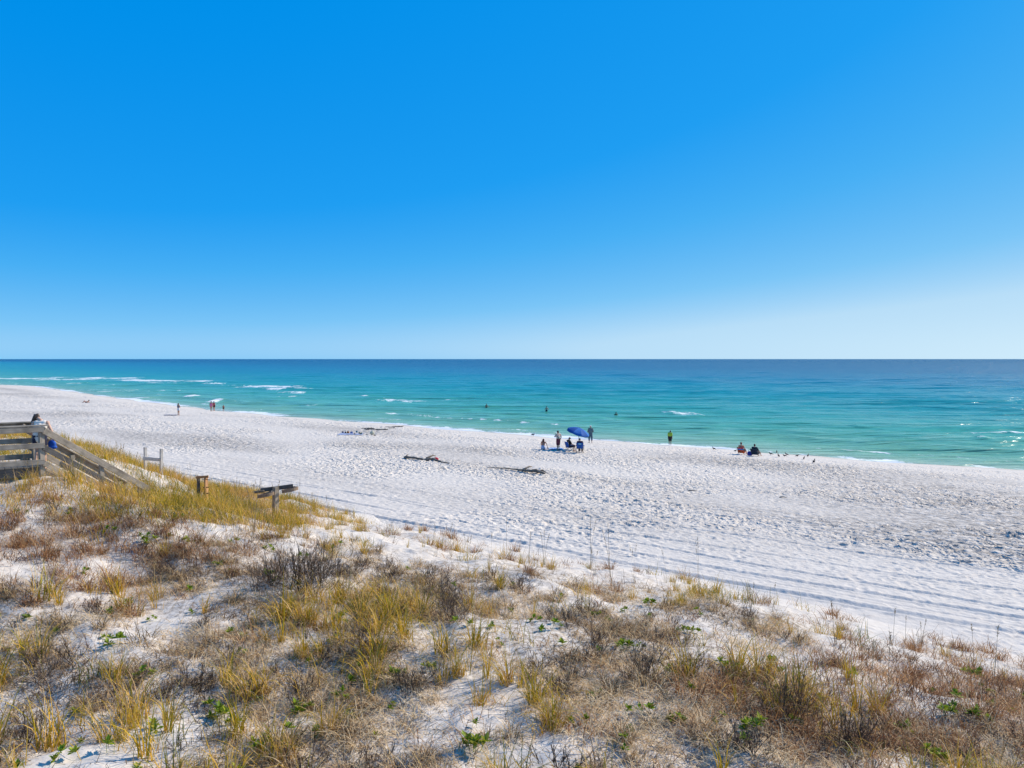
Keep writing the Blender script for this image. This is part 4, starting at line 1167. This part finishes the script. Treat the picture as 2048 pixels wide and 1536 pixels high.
M_CHB = cloth('blue_canvas', (0.010, 0.085, 0.36)); M_TUBE = simple('grey_steel_tube', (0.10, 0.10, 0.11), 0.4, 0.1, 8, 0.7)
def quad_sheet(name, pts, mat, th=0.012, nu=6, nv=6, sag=0.0):
    """a stretched fabric panel between four corners with sag and thickness"""
    a, b, c, d = [np.array(p, float) for p in pts]
    V = []
    nrm = np.cross(b - a, d - a); nrm /= np.linalg.norm(nrm)
    for side in (0, 1):
        for i in range(nv):
            for j in range(nu):
                s, t = j / (nu - 1), i / (nv - 1)
                p = a * (1 - s) * (1 - t) + b * s * (1 - t) + c * s * t + d * (1 - s) * t
                V.append(p - nrm * (sag * 4 * s * (1 - s)) * (0.4 + 0.6 * 4 * t * (1 - t)) - nrm * th * side)
    F = []
    m = nu * nv
    for i in range(nv - 1):
        for j in range(nu - 1):
            k = i * nu + j
            F.append((k, k + 1, k + nu + 1, k + nu)); F.append((m + k, m + k + nu, m + k + nu + 1, m + k + 1))
    rim = [j for j in range(nu)] + [i * nu + nu - 1 for i in range(1, nv)] + [(nv - 1) * nu + j for j in range(nu - 2, -1, -1)] + [i * nu for i in range(nv - 2, 0, -1)]
    for i in range(len(rim)):
        x, y = rim[i], rim[(i + 1) % len(rim)]; F.append((y, x, m + x, m + y))
    return np_mesh(name, np.array(V), [np.array(F)], mat)

def camp_chair(label, loc, rz, fabric, pocket=None):
    r = empty('folding_chair', loc, rz, label, 'chair')
    w = .27
    obj('seat', quad_sheet('seat', [(-w, -.22, .40), (w, -.22, .40), (w, .25, .45), (-w, .25, .45)], fabric, .012, 6, 6, .03), r)
    bk = obj('backrest', quad_sheet('backrest', [(-w - .01, -.22, .42), (w + .01, -.22, .42), (w + .02, -.36, .90), (-w - .02, -.36, .90)], fabric, .014, 6, 6, -.03), r)
    if pocket: obj('pocket', quad_sheet('pocket', [(-.12, -.365, .76), (.12, -.365, .76), (.12, -.40, .87), (-.12, -.40, .87)], pocket, .006, 3, 3), bk)
    for k in (-1, 1):
        obj('armrest', quad_sheet('armrest', [(k * (w + .07) - .04, -.24, .63), (k * (w + .07) + .04, -.24, .63), (k * (w + .07) + .04, .24, .66), (k * (w + .07) - .04, .24, .66)], fabric, .02, 3, 5, .01), r)
        obj('leg', tube_mesh('leg', [(k * (w + .04), .27, .0), (k * (w + .03), -.23, .42), (k * (w + .03), -.37, .92)], [.011] * 3, M_TUBE, 6), r)
        obj('leg', tube_mesh('leg', [(k * (w + .04), -.30, .0), (k * (w + .05), .25, .45), (k * (w + .07), .24, .65)], [.011] * 3, M_TUBE, 6), r)
        obj('brace', tube_mesh('brace', [(k * (w + .04), -.29, .02), (-k * (w + .02), -.22, .40)], [.009] * 2, M_TUBE, 6), r)
        obj('brace', tube_mesh('brace', [(k * (w + .04), .26, .02), (-k * (w + .02), .24, .44)], [.009] * 2, M_TUBE, 6), r)
    return r
c1 = at(1139.5, 904); c2 = at(1160, 906)
camp_chair('blue folding chair under the left side of the umbrella, seen from the side', c1, R(-62), M_CHB)
camp_chair('blue folding chair with pale label patch on its back, under the umbrella', c2, R(-8), M_CHB, cloth('pale_patch', (0.25, 0.55, 0.62)))
person('person in black shirt and shorts seated sideways in a blue folding chair', c1, R(-62), 1.78, J_sit(seat=.275, back=.07, knee_y=.25, foot_y=.27, head=(0, .045), arm={'wrL': (-.04, .17, .36), 'wrR': (.05, .17, .36)}), SK_TAN, [('shirt', 'shirt', M_BLK), ('shorts', 'shorts', M_BLK)], (HAIR_DK, 'short'))
person('person in dark purple top seated facing the sea in a blue folding chair', c2, R(-12), 1.72, J_sit(seat=.285, back=.03, knee_y=.25, foot_y=.30, head=(-.01, .03), arm={'elL': (-.17, .02, .44), 'wrL': (-.13, .13, .40)}), SK_TAN, [('top', 'shirt', cloth('purple_top', (0.035, 0.015, 0.06))), ('pants', 'pants', M_BLK)], (HAIR_DK, 'bun'))

def build_umbrella():
    b = at(1157, 899.5)
    r = empty('beach_umbrella', b, 0, 'blue beach umbrella tilted to the right over two folding chairs', 'umbrella')
    top = Vector((0.10, 0.05, 1.98)); tiltx = R(17)
    obj('pole', tube_mesh('pole', [(0, 0, -.35), (0.01, 0.0, 1.25), tuple(top)], [.018, .018, .014], M_TUBE, 8), r)
    M = Matrix.Translation(top) @ Matrix.Rotation(tiltx, 4, 'Y') @ Matrix.Rotation(R(8), 4, 'X')
    n = 8; rad = 1.10; hh = 0.42
    cols = [cloth('umbrella_blue', (0.002, 0.085, 0.34)), cloth('umbrella_bright_blue', (0.003, 0.13, 0.44))]
    def pt(a, t):
        z = -hh * (0.15 * t + 0.85 * t * t); return M @ Vector((math.cos(a) * rad * t, math.sin(a) * rad * t, z))
    for k in range(n):
        a0 = 2 * math.pi * k / n + .25; a1 = a0 + 2 * math.pi / n
        V = []; F = []; nt_, na = 6, 5
        for i in range(nt_ + 1):
            t = i / nt_
            for j in range(na):
                s = j / (na - 1)
                p = pt(a0, t) * (1 - s) + pt(a1, t) * s
                p = p - (M.to_3x3() @ Vector((0, 0, 1))) * (.05 * 4 * s * (1 - s) * t * t)
                V.append(tuple(p))
        for j in range(na):      # valance
            V.append(tuple(Vector(V[nt_ * na + j]) - (M.to_3x3() @ Vector((0, 0, 1))) * .09 ))
        for i in range(nt_ + 1):
            for j in range(na - 1):
                F.append((i * na + j, i * na + j + 1, (i + 1) * na + j + 1, (i + 1) * na + j))
        obj('canopy_panel', np_mesh('canopy_panel', np.array(V), [np.array(F)], cols[k % 2]), r)
        obj('rib', tube_mesh('rib', [tuple(pt(a0, t) - Vector((0, 0, .015))) for t in (0.03, .3, .6, .99)], [.006] * 4, M_TUBE, 5), r)
    obj('finial', tube_mesh('finial', [tuple(M @ Vector((0, 0, -.02))), tuple(M @ Vector((0, 0, .09)))], [.018, .012], M_TUBE, 8), r)
build_umbrella()
person('person in white hat and grey clothes standing by the water behind the umbrella', at(1181, 886), R(5), 1.80, J_stand(spread=.075, arm={'elR': (.16, .02, .66), 'wrR': (.10, .10, .60), 'elL': (-.15, .03, .66), 'wrL': (-.08, .11, .60)}), SK_TAN,
       [('long_shirt', 'longshirt', cloth('slate_shirt', (0.10, 0.16, 0.18))), ('trousers', 'capri', cloth('slate_trousers', (0.07, 0.12, 0.16)))], (HAIR_GR, 'short'), M_WHITE)
person('person in lime green shirt and dark shorts standing alone at the water edge', at(1340, 890.5), R(-20), 1.66, J_stand(head=(.01, .03), spread=.055), SK_DK, [('shirt', 'shirt', cloth('lime_shirt', (0.33, 0.50, 0.05))), ('shorts', 'shorts', M_BLK)], (HAIR_DK, 'short'), fat=1.1)

def low_chair(label, loc, rz, cols):
    r = empty('beach_chair', loc, rz, label, 'chair')
    w = .29
    obj('seat', quad_sheet('seat', [(-w, -.20, .17), (w, -.20, .17), (w, .28, .25), (-w, .28, .25)], cols[0], .012, 6, 6, .03), r)
    n = len(cols)
    for i, c in enumerate(cols):        # striped back, one fabric band above the other
        t0, t1 = i / n, (i + 1) / n - .004
        f = lambda t: (-.21 - .26 * t, .18 + .52 * t)
        (y0, z0), (y1, z1) = f(t0), f(t1)
        obj('back_band', quad_sheet('back_band', [(-w, y0, z0), (w, y0, z0), (w, y1, z1), (-w, y1, z1)], c, .012, 6, 3, -.02), r)
    for k in (-1, 1):
        obj('back_frame', tube_mesh('back_frame', [(k * (w + .015), .18, .02), (k * (w + .015), -.20, .17), (k * (w + .015), -.48, .72)], [.011] * 3, M_TUBE, 6), r)
        obj('leg', tube_mesh('leg', [(k * (w + .02), -.30, .0), (k * (w + .02), .30, .26)], [.011] * 2, M_TUBE, 6), r)
        obj('armrest', tube_mesh('armrest', [(k * (w + .03), -.32, .42), (k * (w + .03), .20, .40), (k * (w + .03), .24, .22)], [.016] * 3, M_TUBE, 6), r)
    return r
M_OR = cloth('orange_canvas', (0.62, 0.10, 0.02)); M_SKB = cloth('sky_blue_canvas', (0.06, 0.22, 0.55)); M_TEAL = cloth('dark_teal_canvas', (0.008, 0.025, 0.045))
k1 = at(1484, 909); k2 = at(1511.5, 912.5)
low_chair('orange and blue striped low beach chair near the water', k1, R(-38), [M_OR, M_OR, M_SKB, cloth('red_canvas', (0.55, 0.06, 0.03))])
low_chair('dark navy low beach chair right of the striped one', k2, R(-45), [M_TEAL, M_TEAL, M_NAVY, M_TEAL])
lowJ = dict(seat=.155, back=.13, knee_y=.24, knee_z=.23, foot_y=.40, foot_z=.03)
person('bare chested bald person lounging in the orange and blue striped chair', k1, R(-38), 1.86, J_sit(**lowJ), SK_RED, [('shorts', 'shorts', M_BLK)], (simple('shaved_hair', (0.10, 0.05, 0.03), 0.5), 'short'), fat=1.05)
person('person with short dark hair lounging in the dark navy beach chair', k2, R(-45), 1.80, J_sit(**lowJ), SK_FAIR, [('shirt', 'shirt', M_TEAL), ('shorts', 'shorts', M_TEAL)], (HAIR_DK, 'short'), fat=1.05)
build_bag('cooler_bag', at(1499, 911), 1.25, cloth('royal_blue_nylon', (0.012, 0.035, 0.28)), M_NAVY, 'royal blue bag on the sand between the two low beach chairs', 'bag')

def towel(label, px, py, lx, ly, rz, mat, name='towel'):
    c = at(px, py); n, m = 14, 8
    V = []; F = []
    for i in range(m):
        for j in range(n):
            x = (j / (n - 1) - .5) * lx; y = (i / (m - 1) - .5) * ly
            X = c[0] + x * math.cos(rz) - y * math.sin(rz); Y = c[1] + x * math.sin(rz) + y * math.cos(rz)
            V.append((x, y, ground_d(X, Y) + .03 + .035 * abs(math.sin(j * 1.7 + i)) - c[2]))
    for i in range(m - 1):
        for j in range(n - 1): F.append((i * n + j, i * n + j + 1, (i + 1) * n + j + 1, (i + 1) * n + j))
    o = obj(name, np_mesh(name, np.array(V), [np.array(F)], mat), None, c, (0, 0, rz))
    return tag(o, label, 'towel')
ks = NB('blue_white_towel'); wvt = ks.n('ShaderNodeTexWave'); wvt.inputs['Scale'].default_value = 2.2; ks.l(ks.coord(), wvt.inputs['Vector'])
ks.l(ks.ramp(wvt.outputs[0], [(0.4, (0.03, 0.20, 0.60)), (0.6, (0.5, 0.62, 0.75))]).outputs[0], ks.b.inputs['Base Color']); ks.b.inputs['Roughness'].default_value = .95
towel('blue and white striped towel at the feet of the person in floral shirt', 1111, 898, 1.3, 1.6, .2, ks.m)
towel('dark blue towel spread beside the person in white shorts', 342, 830.6, 1.9, 1.2, .1, cloth('dark_blue_towel', (0.03, 0.07, 0.22)))

# belongings left on the sand, left of centre
towel('pale towel under the pile of bags left of centre', 702, 869, 2.6, 2.2, .1, cloth('pale_towel', (0.35, 0.40, 0.55)))
pile = [(685.5, 867, .75, (0.02, 0.025, 0.10), 'navy bag at the left end of the pile on the pale towel'), (691, 867.5, .6, (0.05, 0.03, 0.03), 'dark brown bag beside the navy bag in the pile'), (696, 867.5, .85, (0.45, 0.14, 0.04), 'orange brown bag in the middle of the pile'),
        (703, 868.5, .95, (0.16, 0.20, 0.42), 'slate blue bag in the pile of belongings'), (709, 869, .75, (0.03, 0.03, 0.05), 'black bag right of the slate blue one'), (713.5, 865, .7, (0.02, 0.22, 0.30), 'teal bag standing behind the pile'),
        (719, 869.5, .7, (0.06, 0.07, 0.02), 'dark olive bag right of the pile'), (722.5, 869.5, .65, (0.04, 0.16, 0.13), 'small green bag beside the olive one')]
for px, py, sc, c, lab in pile:
    build_bag('beach_bag', at(px, py), sc, cloth('bag_cloth', c), M_BLK, lab, 'bag')
sb = Soup(); sb.ell((0, 0, .16), (.26, .22, .20)); sb.cap((0, 0, .25), (.02, 0, .42), .12, .05)
o = obj('sack', sb.fuse('sack', cloth('cream_sack', (0.55, 0.52, 0.38)), .02, 3), None, at(744.5, 870)); tag(o, 'cream coloured sack standing alone right of the pile of bags', 'sack')
for px, py, lab in ((733, 869.8, 'dark sandal on the sand left of the cream sack'), (749, 871.5, 'dark sandal on the sand right of the cream sack')):
    S = Soup(); S.cap((-.08, 0, .02), (.09, .01, .02), .04, .05); S.cap((0, -.05, .04), (.02, .05, .06), .015); S.cap((-.05, 0, .03), (.05, 0, .055), .03)
    tag(obj('sandal', S.fuse('sandal', M_BLK, .012, 1), None, at(px, py)), lab, 'sandal')

# driftwood
M_DRIFT = simple('driftwood', (0.22, 0.175, 0.135), 0.9, 0.3, 5, 0, 0.03)
def log(label, pxs, radii, branches=()):
    c = at(*pxs[len(pxs) // 2])
    r = empty('driftwood_log', c, 0, label, 'driftwood')
    P = [at(*q) for q in pxs]
    pts = []; rr = []
    for i in range(len(P) - 1):
        for t in np.linspace(0, 1, 6)[:-1]:
            q = np.array(P[i]) * (1 - t) + np.array(P[i + 1]) * t
            ra = radii[i] * (1 - t) + radii[i + 1] * t
            q = q + np.array([rnd.uniform(-.04, .04), rnd.uniform(-.04, .04), ra * .7 + .07 + rnd.uniform(-.02, .02)])
            pts.append(tuple(q - np.array(c))); rr.append(ra * rnd.uniform(.88, 1.12))
    pts.append(tuple(np.array(P[-1]) + np.array([0, 0, radii[-1]]) - np.array(c))); rr.append(radii[-1])
    obj('trunk', tube_mesh('trunk', pts, rr, M_DRIFT, 9, .14, True, 0.7), r)
    for b in branches:
        q = [tuple(np.array(at(x, y)) + np.array([0, 0, z]) - np.array(c)) for x, y, z in b]
        obj('branch', tube_mesh('branch', q, np.linspace(.09, .03, len(q)), M_DRIFT, 7, .15), r)
log('long grey driftwood log with upturned left end, by a red object', [(811, 917.5), (826, 919.5), (848, 921), (866, 921.5), (884, 925), (906, 929)], [.17, .12, .10, .13, .07, .03], [[(853, 920.5, .1), (866, 917.5, .25), (872, 917, .22)], [(812, 918, .1), (816, 915.5, .38)]])
log('dark driftwood log with thick forked right end on the middle beach', [(975, 937.5), (1003, 939), (1030, 942), (1052, 945), (1072, 947.5), (1090, 949.5)], [.03, .05, .07, .11, .17, .08], [[(1045, 944, .1), (1058, 941.5, .3), (1064, 940, .30)], [(1074, 947, .1), (1085, 945.5, .2), (1092, 948, .1)]])
S = Soup(); S.ell((0, 0, .12), (.19, .13, .12)); S.ell((.12, .02, .10), (.12, .1, .08))
tag(obj('red_ball', S.fuse('red_ball', cloth('red_plastic', (0.62, 0.012, 0.05)), .015, 3), None, at(871.5, 920.5)), 'small bright red object lying against the driftwood log', 'toy')
for px, py, ln, lab in ((1385, 983, .55, 'thin stick lying on the beach below the umbrella'), (1566, 996, .4, 'short dark stick on the grey sand at right'), (883, 937, .6, 'thin stick on the sand below the red object'), (1210, 878.5, .6, 'stick on the sand right of the white hat'), (1106, 895, .4, 'dark stick left of the floral shirt')):
    c = at(px, py); a = rnd.uniform(-.5, .3)
    pts = [(ln * (t - .5) * math.cos(a), ln * (t - .5) * math.sin(a), .03 + .03 * math.sin(3 * t)) for t in np.linspace(0, 1, 6)]
    tag(obj('stick', tube_mesh('stick', pts, [.025, .03, .028, .03, .022, .012], M_DRIFT, 6, .2), None, c), lab, 'stick')
# clumps of seaweed washed up by the water
M_WEED = simple('seaweed', (0.055, 0.05, 0.04), 0.8, 0.3, 6)
for i, (px, py, lx) in enumerate(((735, 857.5, 1.3), (752, 859.5, 2.4), (764, 854.5, 3.0), (786, 853.5, 2.2), (772, 857.5, 2.2), (700, 853.5, .6))):
    c = at(px, py); S = Soup()
    for j in range(14):
        u = rnd.uniform(-.5, .5) * lx; v = rnd.uniform(-.9, .9)
        S.cap((u - .1, 0, .02), (u + .3, v, .02), rnd.uniform(.05, .09), rnd.uniform(.03, .07), 6)
    S.cap((-lx * .55, 0, .02), (lx * .55, 0, .02), .07, .06, 6)
    lab = ['seaweed scrap at the left end of the dark patch by the water', 'low dark seaweed strip nearest the pile of bags', 'widest dark seaweed strip close to the swash', 'seaweed strip at the right end of the dark patch', 'dark seaweed strip between the others by the water', 'tiny seaweed scrap above the pile of bags'][i]
    tag(obj('seaweed', S.fuse('seaweed', M_WEED, .05, 1), None, c), lab, 'seaweed')

# ------------------------------------------------------------------ birds
M_BIRD = simple('dark_plumage', (0.022, 0.021, 0.024), 0.6, 0.2, 20); M_GULLW = simple('white_plumage', (0.65, 0.65, 0.65), 0.7, 0.05, 20); M_GULLG = simple('grey_wing', (0.12, 0.125, 0.14), 0.7, 0.1, 20); M_LEG = simple('bird_leg', (0.25, 0.10, 0.06), 0.6)
def bird_meshes(upright):
    a = upright
    S = Soup()
    S.cap((0, -.06, .13), (0, .05, .13 + .07 * a), .052, .058); S.cap((0, -.10, .12 - .01 * a), (0, -.24, .09 - .05 * a), .034, .012)
    S.cap((0, .06, .15 + .07 * a), (0, .10, .19 + .10 * a), .036, .028); S.ell((0, .115, .215 + .10 * a), (.030, .036, .031)); S.cap((0, .14, .213 + .10 * a), (0, .175, .205 + .10 * a), .009, .004, 6)
    for k in (-1, 1): S.ell((k * .045, -.03, .14 + .02 * a), (.018, .10, .045))
    body = S.fuse('body', M_BIRD, .009, 2)
    legs = tube_mesh('leg', [(0, 0, .11), (0, .01, .06), (0, -.005, 0), (0, .03, -.002)], [.008, .006, .005, .004], M_LEG, 6)
    return body, legs
BM = [bird_meshes(u) for u in (0.0, 0.6, 1.0)]
birds = [(1427.5, 901, 1, 100, 'dark bird standing left of the striped chair, farthest left'), (1471, 904, 0, -60, 'dark bird close behind the striped chair'), (1541.5, 910.5, 0, 60, 'dark bird with lowered head nearest right of the chairs'), (1553.5, 906.5, 2, -20, 'dark bird standing closest to the water'),
         (1557, 915, 2, 10, 'upright dark bird just right of the chairs, lower of two'), (1569, 914, 0, 70, 'dark bird feeding in the middle of the flock'), (1573, 911.5, 1, 80, 'small dark bird behind the feeding one'), (1594.5, 914, 0, -80, 'dark bird with level back left of the pair'),
         (1608, 919.5, 1, -40, 'dark bird leaning forward, lower left of the pair'), (1616, 914, 1, -40, 'dark bird leaning forward, upper right of the pair'), (1628, 927, 1, -45, 'largest dark bird, lowest and rightmost of the flock')]
for px, py, kind, deg, lab in birds:
    r = empty('bird', at(px, py), R(deg), lab, 'bird', 'dark birds by the beach chairs')
    obj('body', BM[kind][0], r)
    for k in (-1, 1): obj('leg', BM[kind][1], r, (k * .025, 0, 0))
    sc = 1.25 if px > 1620 else rnd.uniform(.95, 1.1)
    r.scale = (sc, sc, sc)
r = empty('gull', at(1067, 872.6), R(-75), 'white gull with grey wings standing at the water edge left of the umbrella', 'bird')
S = Soup(); S.cap((0, -.08, .16), (0, .07, .20), .07, .075); S.cap((0, .09, .23), (0, .13, .29), .05, .04); S.ell((0, .145, .315), (.042, .05, .042)); S.cap((0, .18, .31), (0, .235, .30), .011, .005, 6)
obj('body', S.fuse('body', M_GULLW, .012, 2), r)
for k in (-1, 1):
    S = Soup(); S.ell((k * .06, -.06, .19), (.022, .15, .06)); S.cap((k * .045, -.15, .17), (k * .03, -.30, .13), .03, .010); obj('wing', S.fuse('wing', M_GULLG, .01, 2), r)
    obj('leg', BM[0][1], r, (k * .03, 0, .03))
r.scale = (1.25, 1.25, 1.25)
